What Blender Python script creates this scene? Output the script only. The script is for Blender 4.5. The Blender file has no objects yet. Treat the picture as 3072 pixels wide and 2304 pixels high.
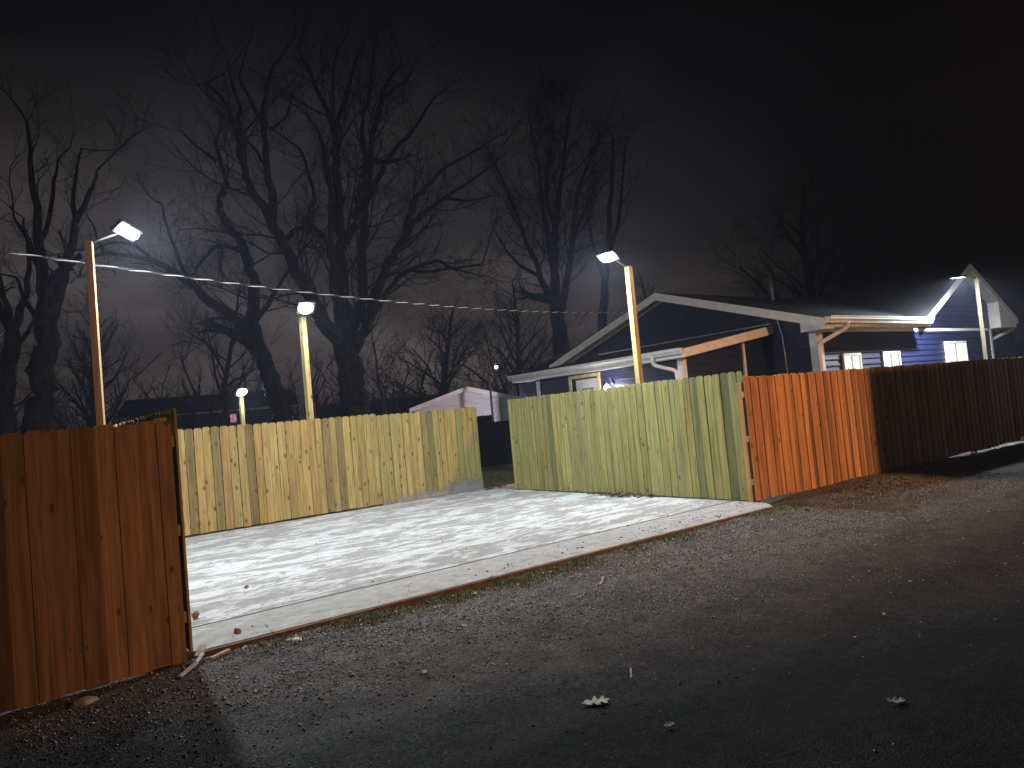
import bpy, bmesh, math, random
import numpy as np
from mathutils import Vector, Matrix

random.seed(7)
SC = bpy.context.scene
COL = SC.collection

# ------------------------------------------------------------------ camera
# axes: x runs along the alley, y goes from the alley into the yard, z is up
def make_camera():
    yaw, pitch, roll = math.radians(36.3), math.radians(2.5), math.radians(5.25)
    def w(x, y, z):
        return Vector((x*math.cos(yaw)+y*math.sin(yaw), -x*math.sin(yaw)+y*math.cos(yaw), z))
    f = w(0, math.cos(pitch), math.sin(pitch))
    r0 = w(1, 0, 0)
    u0 = r0.cross(f)
    r = r0*math.cos(roll) - u0*math.sin(roll)
    u = r0*math.sin(roll) + u0*math.cos(roll)
    cd = bpy.data.cameras.new('camera')
    cd.sensor_width = 36
    cd.lens = 24.96
    cd.clip_end = 600
    cd.clip_start = .05
    cam = bpy.data.objects.new('camera', cd)
    m = Matrix((r, u, -f)).transposed().to_4x4()
    m.translation = (0, 0, 1.6)
    cam.matrix_world = m
    COL.objects.link(cam)
    SC.camera = cam
make_camera()

# ------------------------------------------------------------------ render, exposure
SC.view_settings.view_transform = 'Standard'
SC.view_settings.look = 'None'
SC.view_settings.exposure = 0.0
SC.view_settings.gamma = 1.0
SC.cycles.use_denoising = True
SC.cycles.sample_clamp_direct = 12
SC.cycles.sample_clamp_indirect = 3
SC.cycles.max_bounces = 5
SC.cycles.diffuse_bounces = 3
SC.cycles.glossy_bounces = 2
SC.cycles.transmission_bounces = 4
SC.cycles.caustics_reflective = False
SC.cycles.caustics_refractive = False

# ------------------------------------------------------------------ night sky: town glow on low cloud
def make_world():
    w = bpy.data.worlds.new('World')
    SC.world = w
    w.use_nodes = True
    nt = w.node_tree
    nt.nodes.clear()
    N = nt.nodes.new
    L = nt.links.new
    out = N('ShaderNodeOutputWorld')
    bg = N('ShaderNodeBackground')
    tc = N('ShaderNodeTexCoord')
    sep = N('ShaderNodeSeparateXYZ')
    L(tc.outputs['Generated'], sep.inputs[0])
    mp = N('ShaderNodeMapping')
    mp.inputs['Scale'].default_value = (1.0, 1.0, 2.4)
    L(tc.outputs['Generated'], mp.inputs[0])
    no = N('ShaderNodeTexNoise')
    no.inputs['Scale'].default_value = 2.6
    no.inputs['Detail'].default_value = 5
    no.inputs['Roughness'].default_value = .5
    no.inputs['Distortion'].default_value = .6
    L(mp.outputs[0], no.inputs['Vector'])
    def mr(src, a, b, c, d, sm=True):
        m = N('ShaderNodeMapRange')
        m.interpolation_type = 'SMOOTHSTEP' if sm else 'LINEAR'
        for k, x in zip(('From Min', 'From Max', 'To Min', 'To Max'), (a, b, c, d)):
            m.inputs[k].default_value = x
        L(src, m.inputs['Value'])
        return m.outputs[0]
    def mul(a, b):
        m = N('ShaderNodeMath')
        m.operation = 'MULTIPLY'
        L(a, m.inputs[0])
        L(b, m.inputs[1])
        return m.outputs[0]
    cloud = mr(no.outputs['Fac'], .36, .64, .52, 1.30)
    dot = N('ShaderNodeVectorMath')
    dot.operation = 'DOT_PRODUCT'
    g = Vector(SKY_GLOW_DIR).normalized()
    dot.inputs[1].default_value = g
    L(tc.outputs['Generated'], dot.inputs[0])
    az = mr(dot.outputs['Value'], .72, 1.0, .02, 1.0)
    el = mr(sep.outputs['Z'], .06, .52, 1.0, .045)
    ramp = N('ShaderNodeValToRGB')
    L(sep.outputs['Z'], ramp.inputs[0])
    e = ramp.color_ramp.elements
    e[0].position = 0.0
    e[0].color = (1.0, .70, .60, 1)
    e[1].position = .75
    e[1].color = (1.0, .80, .70, 1)
    k = e.new(.25)
    k.color = (1.0, .83, .82, 1)
    bg_s = mul(mul(cloud, az), el)
    m = N('ShaderNodeMath')
    m.operation = 'MULTIPLY'
    m.inputs[1].default_value = .070
    L(bg_s, m.inputs[0])
    L(ramp.outputs[0], bg.inputs['Color'])
    L(m.outputs[0], bg.inputs['Strength'])
    L(bg.outputs[0], out.inputs[0])
SKY_GLOW_DIR = (.33, .93, .17)
make_world()

# ------------------------------------------------------------------ materials
def new_mat(name):
    m = bpy.data.materials.new(name)
    m.use_nodes = True
    nt = m.node_tree
    b = nt.nodes['Principled BSDF']
    return m, nt, b

class NT:
    """small node helper"""
    def __init__(s, nt):
        s.nt = nt
        s.N = nt.nodes.new
        s.L = nt.links.new
    def coord(s, kind='Object'):
        return s.N('ShaderNodeTexCoord').outputs[kind]
    def mapping(s, vec, scale=(1, 1, 1), loc=(0, 0, 0), rot=(0, 0, 0)):
        m = s.N('ShaderNodeMapping')
        m.inputs['Scale'].default_value = scale
        m.inputs['Location'].default_value = loc
        m.inputs['Rotation'].default_value = rot
        s.L(vec, m.inputs[0])
        return m.outputs[0]
    def noise(s, vec, scale, detail=4, rough=.55, dist=0):
        n = s.N('ShaderNodeTexNoise')
        n.inputs['Scale'].default_value = scale
        n.inputs['Detail'].default_value = detail
        n.inputs['Roughness'].default_value = rough
        n.inputs['Distortion'].default_value = dist
        if vec is not None:
            s.L(vec, n.inputs['Vector'])
        return n.outputs['Fac']
    def voro(s, vec, scale, feature='F1', rnd=1, out='Distance'):
        n = s.N('ShaderNodeTexVoronoi')
        n.feature = feature
        n.inputs['Scale'].default_value = scale
        n.inputs['Randomness'].default_value = rnd
        s.L(vec, n.inputs['Vector'])
        return n.outputs[out]
    def range(s, v, a, b, c=0, d=1, smooth=True):
        m = s.N('ShaderNodeMapRange')
        m.interpolation_type = 'SMOOTHSTEP' if smooth else 'LINEAR'
        for k, x in zip(('From Min', 'From Max', 'To Min', 'To Max'), (a, b, c, d)):
            m.inputs[k].default_value = x
        s.L(v, m.inputs['Value'])
        return m.outputs[0]
    def mix(s, fac, a, b, mode='MIX'):
        m = s.N('ShaderNodeMix')
        m.data_type = 'RGBA'
        m.blend_type = mode
        for sock, val in ((m.inputs[0], fac), (m.inputs[6], a), (m.inputs[7], b)):
            if isinstance(val, (int, float)):
                sock.default_value = val
            elif isinstance(val, tuple):
                sock.default_value = (*val, 1) if len(val) == 3 else val
            else:
                s.L(val, sock)
        return m.outputs[2]
    def math(s, op, a, b=None):
        m = s.N('ShaderNodeMath')
        m.operation = op
        for i, v in enumerate((a, b)):
            if v is None:
                continue
            if isinstance(v, (int, float)):
                m.inputs[i].default_value = v
            else:
                s.L(v, m.inputs[i])
        return m.outputs[0]
    def bump(s, h, b, strength=.3, dist=.01):
        n = s.N('ShaderNodeBump')
        n.inputs['Strength'].default_value = strength
        n.inputs['Distance'].default_value = dist
        s.L(h, n.inputs['Height'])
        s.L(n.outputs[0], b.inputs['Normal'])
    def attr(s, name):
        a = s.N('ShaderNodeAttribute')
        a.attribute_name = name
        return a

def plain(name, col, rough=.6, metal=0, var=.12, scale=6):
    m, nt, b = new_mat(name)
    h = NT(nt)
    n = h.noise(h.coord(), scale, 5)
    f = h.range(n, .3, .7, 1-var, 1+var)
    c = h.mix(1.0, col, f, 'MULTIPLY')
    h.L(c, b.inputs['Base Color'])
    b.inputs['Roughness'].default_value = rough
    b.inputs['Metallic'].default_value = metal
    return m

def emit(name, col, s):
    m = bpy.data.materials.new(name)
    m.use_nodes = True
    nt = m.node_tree
    nt.nodes.clear()
    e = nt.nodes.new('ShaderNodeEmission')
    e.inputs['Color'].default_value = (*col, 1)
    e.inputs['Strength'].default_value = s
    o = nt.nodes.new('ShaderNodeOutputMaterial')
    nt.links.new(e.outputs[0], o.inputs[0])
    return m

def wood_mat(name):
    """boards: every board carries its own colour and random number in the attributes tint and rnd"""
    m, nt, b = new_mat(name)
    h = NT(nt)
    tint = h.attr('tint')
    rnd = h.attr('rnd')
    pos = h.coord('Object')
    off = h.N('ShaderNodeCombineXYZ')
    k = h.math('MULTIPLY', rnd.outputs['Fac'], 37.0)
    h.L(k, off.inputs[0])
    h.L(k, off.inputs[2])
    add = h.N('ShaderNodeVectorMath')
    add.operation = 'ADD'
    h.L(pos, add.inputs[0])
    h.L(off.outputs[0], add.inputs[1])
    v = add.outputs[0]
    g1 = h.noise(h.mapping(v, (22, 22, .9)), 1.0, 6, .6, .8)       # long grain
    g2 = h.noise(h.mapping(v, (70, 70, 2.2)), 1.0, 3, .6)          # fine fibre
    blot = h.noise(h.mapping(v, (5, 5, 1.6)), 1.0, 5, .6)
    base = tint.outputs['Color']
    c = h.mix(1.0, base, h.range(g1, .25, .75, .66, 1.26), 'MULTIPLY')
    c = h.mix(1.0, c, h.range(g2, .25, .75, .82, 1.14), 'MULTIPLY')
    c = h.mix(h.range(blot, .56, .72, 0, .36), c, (.14, .13, .085))   # grey weather stain
    dark = h.noise(h.mapping(v, (34, 34, 1.3), loc=(5, 2, 1)), 1.0, 4, .5)
    c = h.mix(h.range(dark, .57, .70, 0, .62), c, (.10, .085, .05))
    # knots: sparse dark spots with a paler ring
    kv = h.mapping(v, (9.5, 9.5, 4.9))
    kd = h.voro(kv, 1.0)
    kc = h.voro(kv, 1.0, out='Color')
    sep = h.N('ShaderNodeSeparateColor')
    h.L(kc, sep.inputs[0])
    pick = h.math('GREATER_THAN', sep.outputs[0], .46)
    size = h.range(sep.outputs[1], 0, 1, .04, .23, False)
    q = h.math('DIVIDE', kd, size)
    ring = h.math('MULTIPLY', h.range(q, .9, 1.9, 1, 0), pick)
    core = h.math('MULTIPLY', h.range(q, .55, 1.05, 1, 0), pick)
    c = h.mix(h.math('MULTIPLY', ring, .45), c, (.20, .12, .05))
    c = h.mix(h.math('MULTIPLY', core, .78), c, (.045, .026, .013))
    h.L(c, b.inputs['Base Color'])
    b.inputs['Roughness'].default_value = .78
    b.inputs['Specular IOR Level'].default_value = .25
    hh = h.math('ADD', h.math('MULTIPLY', g1, .7), g2)
    h.bump(hh, b, .35, .004)
    return m

def concrete_mat():
    m, nt, b = new_mat('scaled_concrete')
    h = NT(nt)
    p = h.coord()
    big = h.noise(h.mapping(p, (.70, 1.6, 1), rot=(0, 0, .10)), 1.6, 10, .68, .9)
    mid = h.noise(h.mapping(p, (1.5, 4.2, 1), rot=(0, 0, .16)), 1.8, 10, .70, 1.3)
    s = h.math('ADD', h.math('MULTIPLY', big, .6), h.math('MULTIPLY', mid, .4))
    sep = h.N('ShaderNodeSeparateXYZ')
    h.L(p, sep.inputs[0])
    apron = h.range(sep.outputs[1], 6.80, 6.90, .055, 0)     # the strip outside the joint is plainer
    s2 = h.math('SUBTRACT', s, apron)
    f = h.range(s2, .488, .526)
    fine = h.noise(p, 38, 4, .6)
    fine2 = h.noise(p, 7, 5, .6)
    c = h.mix(f, (.30, .295, .28), (.53, .545, .55))
    c = h.mix(1.0, c, h.range(fine, .3, .7, .82, 1.12), 'MULTIPLY')
    c = h.mix(1.0, c, h.range(fine2, .25, .75, .88, 1.09), 'MULTIPLY')
    ap = h.range(sep.outputs[1], 6.80, 6.90, 1, 0)
    c = h.mix(h.math('MULTIPLY', ap, .62), c, h.mix(1.0, (.41, .405, .40), h.range(fine2, .25, .75, .75, 1.15), 'MULTIPLY'))
    # hairline cracks near the outer edge
    cr = h.voro(h.mapping(p, (.9, 1.5, 1)), 1.0, 'DISTANCE_TO_EDGE')
    wob = h.noise(p, 9, 3)
    crk = h.math('MULTIPLY', h.range(h.math('ADD', cr, h.math('MULTIPLY', h.math('SUBTRACT', wob, .5), .05)), .002, .007, 1, 0), h.range(sep.outputs[1], 6.35, 6.6, .7, 0))
    c = h.mix(crk, c, (.09, .08, .07))
    h.L(c, b.inputs['Base Color'])
    b.inputs['Roughness'].default_value = .9
    b.inputs['Specular IOR Level'].default_value = .15
    h.bump(h.math('ADD', fine, h.math('MULTIPLY', f, .8)), b, .4, .004)
    return m

def gravel_mat():
    m, nt, b = new_mat('packed_gravel')
    h = NT(nt)
    p = h.coord()
    v1 = h.voro(p, 85, out='Color')
    d1 = h.voro(p, 85)
    d2 = h.voro(p, 190)
    sep = h.N('ShaderNodeSeparateColor')
    h.L(v1, sep.inputs[0])
    c = h.mix(h.range(sep.outputs[0], .2, 1.0, 0, 1, False), (.030, .029, .029), (.20, .195, .19))
    patch = h.noise(h.mapping(p, (.35, 1.3, 1)), 1.1, 6, .6, .5)
    c = h.mix(h.range(patch, .42, .66, 0, .75), c, (.080, .070, .062))
    # paler loose stone beside the slab; lamp falloff over the lane painted in
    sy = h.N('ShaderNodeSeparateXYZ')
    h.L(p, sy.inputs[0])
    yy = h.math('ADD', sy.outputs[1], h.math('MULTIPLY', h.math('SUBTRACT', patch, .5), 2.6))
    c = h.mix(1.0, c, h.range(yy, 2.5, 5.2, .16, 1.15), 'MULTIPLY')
    c = h.mix(1.0, c, h.range(h.noise(p, 3.1, 5), .3, .7, .7, 1.25), 'MULTIPLY')
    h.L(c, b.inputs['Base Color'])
    b.inputs['Roughness'].default_value = .92
    b.inputs['Specular IOR Level'].default_value = .2
    h.bump(h.math('ADD', h.math('MULTIPLY', d1, -1.0), h.math('MULTIPLY', d2, -.5)), b, .8, .012)
    return m

def soil_mat():
    m, nt, b = new_mat('yard_soil')
    h = NT(nt)
    p = h.coord()
    n = h.noise(p, 1.3, 7, .65)
    c = h.mix(h.range(n, .35, .65), (.040, .030, .020), (.045, .055, .022))
    c = h.mix(1.0, c, h.range(h.noise(p, 24, 4), .3, .7, .6, 1.3), 'MULTIPLY')
    h.L(c, b.inputs['Base Color'])
    b.inputs['Roughness'].default_value = .95
    h.bump(h.noise(p, 30, 4), b, .6, .03)
    return m

def bark_mat():
    m, nt, b = new_mat('grey_bark')
    h = NT(nt)
    p = h.coord()
    n = h.noise(h.mapping(p, (9, 9, 1.6)), 1.0, 6, .65, .5)
    c = h.mix(h.range(n, .35, .65), (.007, .007, .008), (.024, .023, .023))
    h.L(c, b.inputs['Base Color'])
    b.inputs['Roughness'].default_value = .95
    b.inputs['Specular IOR Level'].default_value = .1
    h.bump(n, b, .8, .05)
    return m

def shingle_mat():
    m, nt, b = new_mat('dark_shingles')
    h = NT(nt)
    p = h.coord()
    br = h.N('ShaderNodeTexBrick')
    br.inputs['Scale'].default_value = 3.2
    br.inputs['Color1'].default_value = (.006, .007, .010, 1)
    br.inputs['Color2'].default_value = (.013, .014, .018, 1)
    br.inputs['Mortar'].default_value = (.006, .006, .008, 1)
    br.inputs['Mortar Size'].default_value = .012
    br.inputs['Row Height'].default_value = .42
    h.L(p, br.inputs['Vector'])
    c = h.mix(1.0, br.outputs['Color'], h.range(h.noise(p, 60, 3), .3, .7, .6, 1.5), 'MULTIPLY')
    h.L(c, b.inputs['Base Color'])
    b.inputs['Roughness'].default_value = .85
    h.bump(h.noise(p, 90, 2), b, .5, .01)
    return m

def siding_mat(name, col, rough=.45):
    m, nt, b = new_mat(name)
    h = NT(nt)
    p = h.coord()
    n = h.noise(h.mapping(p, (1, 1, 14)), 2.0, 5, .6)
    c = h.mix(1.0, col, h.range(n, .3, .7, .82, 1.16), 'MULTIPLY')
    h.L(c, b.inputs['Base Color'])
    b.inputs['Roughness'].default_value = rough
    h.bump(h.noise(h.mapping(p, (3, 3, 60)), 2.0, 3), b, .15, .003)
    return m

def pebble_mat():
    m, nt, b = new_mat('loose_stones')
    h = NT(nt)
    p = h.coord()
    n = h.noise(p, 55, 1, .5)
    c = h.mix(h.range(n, .42, .74), (.035, .034, .033), (.55, .54, .52))
    h.L(c, b.inputs['Base Color'])
    b.inputs['Roughness'].default_value = .9
    return m

M = dict(
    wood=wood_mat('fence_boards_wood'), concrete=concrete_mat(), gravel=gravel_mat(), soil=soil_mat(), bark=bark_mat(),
    shingle=shingle_mat(), navy=siding_mat('navy_siding', (.006, .0095, .040), .5),
    white_siding=siding_mat('white_siding', (.62, .58, .66)),
    brick=siding_mat('dark_wall', (.03, .028, .028), .8),
    trim=plain('white_trim', (.80, .78, .75), .45, var=.08), soffit=plain('vinyl_soffit', (.55, .55, .54), .55, var=.08),
    door=plain('white_door', (.75, .74, .70), .4, var=.05), door_frame=plain('raw_pine_frame', (.70, .56, .27), .6),
    glass=plain('dull_glass', (.30, .33, .27), .15), dark_metal=plain('dark_metal', (.03, .03, .033), .4, .3),
    grey_metal=plain('grey_metal', (.35, .36, .37), .4, .6), alu=plain('bare_aluminium', (.60, .60, .60), .55, 0, .05),
    black_rubber=plain('black_insulation', (.012, .012, .013), .6), form=plain('rusty_form_board', (.105, .050, .030), .85, var=.35, scale=14),
    stone_red=plain('reddish_brick', (.26, .145, .11), .9, var=.35, scale=30), stone_pale=plain('pale_stone', (.50, .47, .43), .9, var=.25, scale=25),
    stone_tan=plain('tan_rubble', (.33, .27, .21), .9, var=.3, scale=22), stick=plain('pale_stick', (.36, .29, .18), .85, var=.3, scale=20),
    leaf=plain('dry_oak_leaf', (.50, .46, .38), .8, var=.3, scale=40), leaf_brown=plain('brown_leaves', (.115, .075, .042), .85, var=.5, scale=30),
    grass=plain('winter_grass', (.105, .125, .045), .85, var=.5, scale=12), straw=plain('dry_grass', (.34, .29, .16), .9, var=.4, scale=15),
    path=plain('path_concrete', (.33, .27, .235), .9, var=.3, scale=5), pebble=pebble_mat(),
    dark_wood=plain('old_dark_fence', (.014, .013, .012), .9, var=.3), pane=emit('lit_pane', (1.0, .97, .90), 2.2),
    pane_cream=emit('lit_curtain_pane', (1.0, .97, .82), 1.3), pane_pink=emit('pink_lit_pane', (1.0, .45, .62), .55),
    led=emit('led_panel', (.86, .94, 1.0), 1500.0), bulb=emit('warm_bulb', (1.0, .86, .66), 60.0), sconce=emit('sconce_glass', (1.0, .95, .94), 170.0), yard_glass=emit('yard_sconce_glass', (1.0, .93, .97), 2300.0),
    sodium=emit('sodium_glass', (1.0, .45, .14), 30.0),
)

# ------------------------------------------------------------------ mesh helpers
def link(o, parent=None):
    COL.objects.link(o)
    if parent is not None:
        o.parent = parent
    return o

def tag(o, label, cat, group=None, kind=None):
    if label:
        o['label'] = label
    if cat:
        o['category'] = cat
    if group:
        o['group'] = group
    if kind:
        o['kind'] = kind
    return o

def thing(name, label, cat, group=None, loc=(0, 0, 0)):
    o = bpy.data.objects.new(name, None)
    o.empty_display_size = .2
    o.location = loc
    link(o)
    return tag(o, label, cat, group)

class MB:
    """collects shapes, then becomes ONE mesh object"""
    def __init__(s):
        s.v, s.f, s.t, s.r = [], [], [], []
        s.tint, s.rnd = (1, 1, 1), 0.0
    def add(s, verts, faces):
        n = len(s.v)
        s.v += [tuple(p) for p in verts]
        for f in faces:
            s.f.append(tuple(i+n for i in f))
            s.t.append(s.tint)
            s.r.append(s.rnd)
    def box(s, a, b):
        (x0, y0, z0), (x1, y1, z1) = a, b
        s.add([(x0, y0, z0), (x1, y0, z0), (x1, y1, z0), (x0, y1, z0), (x0, y0, z1), (x1, y0, z1), (x1, y1, z1), (x0, y1, z1)],
              [(3, 2, 1, 0), (4, 5, 6, 7), (0, 1, 5, 4), (1, 2, 6, 5), (2, 3, 7, 6), (3, 0, 4, 7)])
    def slab(s, top, th, down=(0, 0, -1)):
        d = Vector(down)*th
        n = len(top)
        vs = [Vector(p) for p in top]+[Vector(p)+d for p in top]
        s.add(vs, [tuple(range(n)), tuple(range(2*n-1, n-1, -1))]+[(i, i+n, (i+1) % n+n, (i+1) % n) for i in range(n)])
    def bar(s, p0, p1, w, h, up=(0, 0, 1)):
        p0, p1 = Vector(p0), Vector(p1)
        d = (p1-p0).normalized()
        side = d.cross(Vector(up))
        if side.length < 1e-4:
            side = d.cross(Vector((1, 0, 0)))
        side.normalize()
        u = side.cross(d)
        vs = []
        for p in (p0, p1):
            for a, c in ((-1, -1), (1, -1), (1, 1), (-1, 1)):
                vs.append(p+side*(a*w/2)+u*(c*h/2))
        s.add(vs, [(0, 1, 2, 3), (7, 6, 5, 4), (0, 4, 5, 1), (1, 5, 6, 2), (2, 6, 7, 3), (3, 7, 4, 0)])
    def tube(s, pts, rad, sides=8, cap=True):
        pts = [Vector(p) for p in pts]
        n = len(pts)
        if not hasattr(rad, '__len__'):
            rad = [rad]*n
        ring = []
        ref = Vector((.31, .17, .94))
        for i, p in enumerate(pts):
            d = (pts[min(i+1, n-1)]-pts[max(i-1, 0)])
            if d.length < 1e-9:
                d = Vector((0, 0, 1))
            d.normalize()
            a = d.cross(ref)
            if a.length < .05:
                a = d.cross(Vector((1, 0, 0)))
            a.normalize()
            b2 = d.cross(a)
            ring.append([p+(a*math.cos(q)+b2*math.sin(q))*rad[i] for q in [2*math.pi*k/sides for k in range(sides)]])
        vs = [x for r in ring for x in r]
        fs = []
        for i in range(n-1):
            for k in range(sides):
                k2 = (k+1) % sides
                fs.append((i*sides+k, i*sides+k2, (i+1)*sides+k2, (i+1)*sides+k))
        if cap:
            fs += [tuple(range(sides-1, -1, -1)), tuple((n-1)*sides+k for k in range(sides))]
        s.add(vs, fs)
    def build(s, name, mat, parent=None, smooth=False, bevel=0):
        me = bpy.data.meshes.new(name)
        me.from_pydata(s.v, [], s.f)
        o = bpy.data.objects.new(name, me)
        me.materials.append(mat)
        if any(t != (1, 1, 1) for t in s.t):
            ct = me.attributes.new('tint', 'FLOAT_COLOR', 'FACE')
            ct.data.foreach_set('color', np.array([(*t, 1) for t in s.t], dtype=np.float32).ravel())
            cr = me.attributes.new('rnd', 'FLOAT', 'FACE')
            cr.data.foreach_set('value', np.array(s.r, dtype=np.float32))
        bm = bmesh.new()
        bm.from_mesh(me)
        bmesh.ops.recalc_face_normals(bm, faces=bm.faces)
        if bevel:
            bmesh.ops.bevel(bm, geom=bm.edges[:], offset=bevel, segments=2, affect='EDGES', profile=.6)
        bm.to_mesh(me)
        bm.free()
        if smooth:
            me.shade_smooth()
        link(o)
        if parent is not None:
            o.parent = parent
            o.matrix_parent_inverse = Matrix.Translation(parent.location).inverted()
        return o

# ------------------------------------------------------------------ ground
GZ = -.05
def alley_height(x, y):
    z = GZ + .010*math.sin(x*.9+y*2.3) + .007*math.sin(x*2.1-y*1.7+1) - .018*math.exp(-((y-2.1-.04*x)/.5)**2) - .015*math.exp(-((y-4.2-.02*x)/.45)**2)
    if y > 4.9:
        k = min(1, (y-4.9)/1.3)
        far = min(1, max(0, (x-9.0)/.8))
        z += far*.075*k*k*(3-2*k)*(1 if x < 13.5 else max(.2, 1-(x-13.5)/3))
    return z

def build_ground():
    b = MB()
    R = 260
    b.add([(-R, -R, -.14), (R, -R, -.14), (R, R, -.14), (-R, R, -.14)], [(0, 1, 2, 3)])
    o = b.build('ground', M['soil'])
    o['kind'] = 'structure'
    # yard level behind the fences
    b = MB()
    b.add([(-30, 6.1, -.075), (60, 6.1, -.075), (60, 60, -.075), (-30, 60, -.075)], [(0, 1, 2, 3)])
    o = b.build('yard', M['soil'])
    o['kind'] = 'structure'
    # gravel alley: fine grid with ruts, and coarse grit as relief
    rng = np.random.default_rng(3)
    xs = np.concatenate([np.arange(-9, -1, .25), np.arange(-1, 13, .05), np.arange(13, 44, .2)])
    ys = np.concatenate([np.arange(-14, .6, .3), np.arange(.6, 6.36, .05)])
    nx, ny = len(xs), len(ys)
    X, Y = np.meshgrid(xs, ys, indexing='ij')
    Zm = np.vectorize(alley_height)(X, Y) + rng.normal(0, .0035, X.shape)
    V = np.stack([X, Y, Zm], -1).reshape(-1, 3)
    i, j = np.meshgrid(np.arange(nx-1), np.arange(ny-1), indexing='ij')
    a = (i*ny+j).ravel()
    F = np.stack([a, a+ny, a+ny+1, a+1], 1)
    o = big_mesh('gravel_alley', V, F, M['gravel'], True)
    o['kind'] = 'structure'

def big_mesh(name, V, F, mat, smooth=False, parent=None):
    me = bpy.data.meshes.new(name)
    k = F.shape[1]
    me.vertices.add(len(V))
    me.vertices.foreach_set('co', V.astype(np.float32).ravel())
    me.loops.add(F.size)
    me.loops.foreach_set('vertex_index', F.astype(np.int32).ravel())
    me.polygons.add(len(F))
    me.polygons.foreach_set('loop_start', np.arange(0, F.size, k, dtype=np.int32))
    me.update(calc_edges=True)
    me.validate()
    me.materials.append(mat)
    if smooth:
        me.shade_smooth()
    o = bpy.data.objects.new(name, me)
    link(o)
    if parent is not None:
        o.parent = parent
        o.matrix_parent_inverse = Matrix.Translation(parent.location).inverted()
    return o
build_ground()

def build_pebbles():
    rng = np.random.default_rng(11)
    n = 90000
    x = 13.2-13.2*rng.random(n)**1.15
    y = 5.97-np.abs(rng.normal(0, 1.55, n))
    ok = y > 1.4
    x, y = x[ok], y[ok]
    n = len(x)
    # thicker along the slab edge and thinner in the wheel tracks
    keep = rng.random(n) < (.15+.85*np.clip((y-3.4)/1.8, 0, 1))*(.45+.55*np.sin(x*1.3+y*2)**2)
    x, y = x[keep], y[keep]
    n = len(x)
    z = np.array([alley_height(a, c) for a, c in zip(x, y)])
    s = np.exp(rng.normal(math.log(.0058), .42, n)).clip(.003, .016)
    base = np.array([(1, 0, 0), (0, 1, 0), (-1, 0, 0), (0, -1, 0), (0, 0, .7), (0, 0, -.7)], float)
    fac = np.array([(0, 1, 4), (1, 2, 4), (2, 3, 4), (3, 0, 4), (1, 0, 5), (2, 1, 5), (3, 2, 5), (0, 3, 5)])
    P = base[None]*s[:, None, None]*rng.uniform(.6, 1.35, (n, 6, 1))
    a = rng.uniform(0, 6.28, n)
    c, si = np.cos(a)[:, None], np.sin(a)[:, None]
    px = P[..., 0]*c-P[..., 1]*si
    py = P[..., 0]*si+P[..., 1]*c
    V = np.stack([px+x[:, None], py+y[:, None], P[..., 2]+(z+s*.2)[:, None]], -1).reshape(-1, 3)
    F = (fac[None]+(np.arange(n)*6)[:, None, None]).reshape(-1, 3)
    o = big_mesh('loose_gravel', V, F, M['pebble'])
    o['kind'] = 'stuff'
build_pebbles()

# ------------------------------------------------------------------ parking slab
def build_slab():
    b = MB()
    b.slab([(1.20, 6.06, 0), (8.74, 6.02, 0), (8.98, 6.30, 0), (8.98, 13.62, 0), (1.05, 13.62, 0), (1.05, 6.20, 0)], .12)
    o = b.build('parking_slab', M['concrete'])
    o['kind'] = 'structure'
    b = MB()     # sawn joint, a shallow groove line lying on the slab
    for k in range(40):
        b.box((1.12+k*.196, 6.842+.004*math.sin(k*1.7), .0), (1.316+k*.196, 6.864+.004*math.sin(k*1.7+.6), .0035))
    b.box((4.9, 6.862, 0), (4.908, 6.863, .003))
    o = b.build('slab_joint', plain('joint_dirt', (.06, .055, .05), .95))
    o['kind'] = 'structure'
    b = MB()
    pts = [1.22, 2.7, 4.4, 6.3, 7.5, 8.72]
    for k in range(5):
        y = 6.045-.005*k
        b.bar((pts[k], y-.01+.004*(k % 2), -.040), (pts[k+1]-.01, y-.015+.003*(k % 3), -.042), .035, .066)
    o = b.build('form_board', M['form'], bevel=.003)
    tag(o, 'thin rusty brown board along the outer edge of the concrete slab', 'edging board')
    b = MB()
    b.slab([(8.99, 12.5, -.004), (12.6, 12.6, -.012), (12.6, 13.9, -.012), (8.99, 13.62, -.004)], .1)
    o = b.build('garden_path', M['path'])
    o['kind'] = 'structure'
build_slab()

# ------------------------------------------------------------------ fences
YELLOW = [(.41, .30, .112), (.38, .275, .105), (.365, .275, .11), (.43, .32, .125), (.34, .26, .105), (.39, .275, .10)]
GREEN = [(.35, .32, .115), (.325, .305, .11), (.37, .335, .125), (.34, .30, .105), (.32, .30, .12), (.36, .31, .105)]
CEDAR = [(.50, .25, .10), (.56, .29, .11), (.44, .22, .09), (.52, .28, .12), (.40, .19, .08)]
DARK_CEDAR = [(.31, .172, .08), (.36, .20, .09), (.27, .15, .07), (.33, .188, .088), (.24, .13, .062)]  # darker tints of the same cedar, for the nearest fence

def jit(c, a=.08):
    k = 1+random.uniform(-a, a)
    return tuple(max(.01, x*k*(1+random.uniform(-.03, .03))) for x in c)

def board(b, o, d, n, w, z0, z1, th, cut=.028, lean=0.0):
    """dog-eared board; o = left bottom corner (x, y), d along, n outward"""
    prof = [(0, z0), (w, z0), (w, z1-cut), (w-cut, z1), (cut, z1), (0, z1-cut)]
    vs = []
    for k in (0, th):
        for s, z in prof:
            ss = s+lean*(z-z0)
            vs.append((o[0]+d[0]*ss+n[0]*k, o[1]+d[1]*ss+n[1]*k, z))
    m = len(prof)
    b.add(vs, [tuple(range(m)), tuple(range(2*m-1, m-1, -1))]+[(i, (i+1) % m, (i+1) % m+m, i+m) for i in range(m)])

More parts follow.
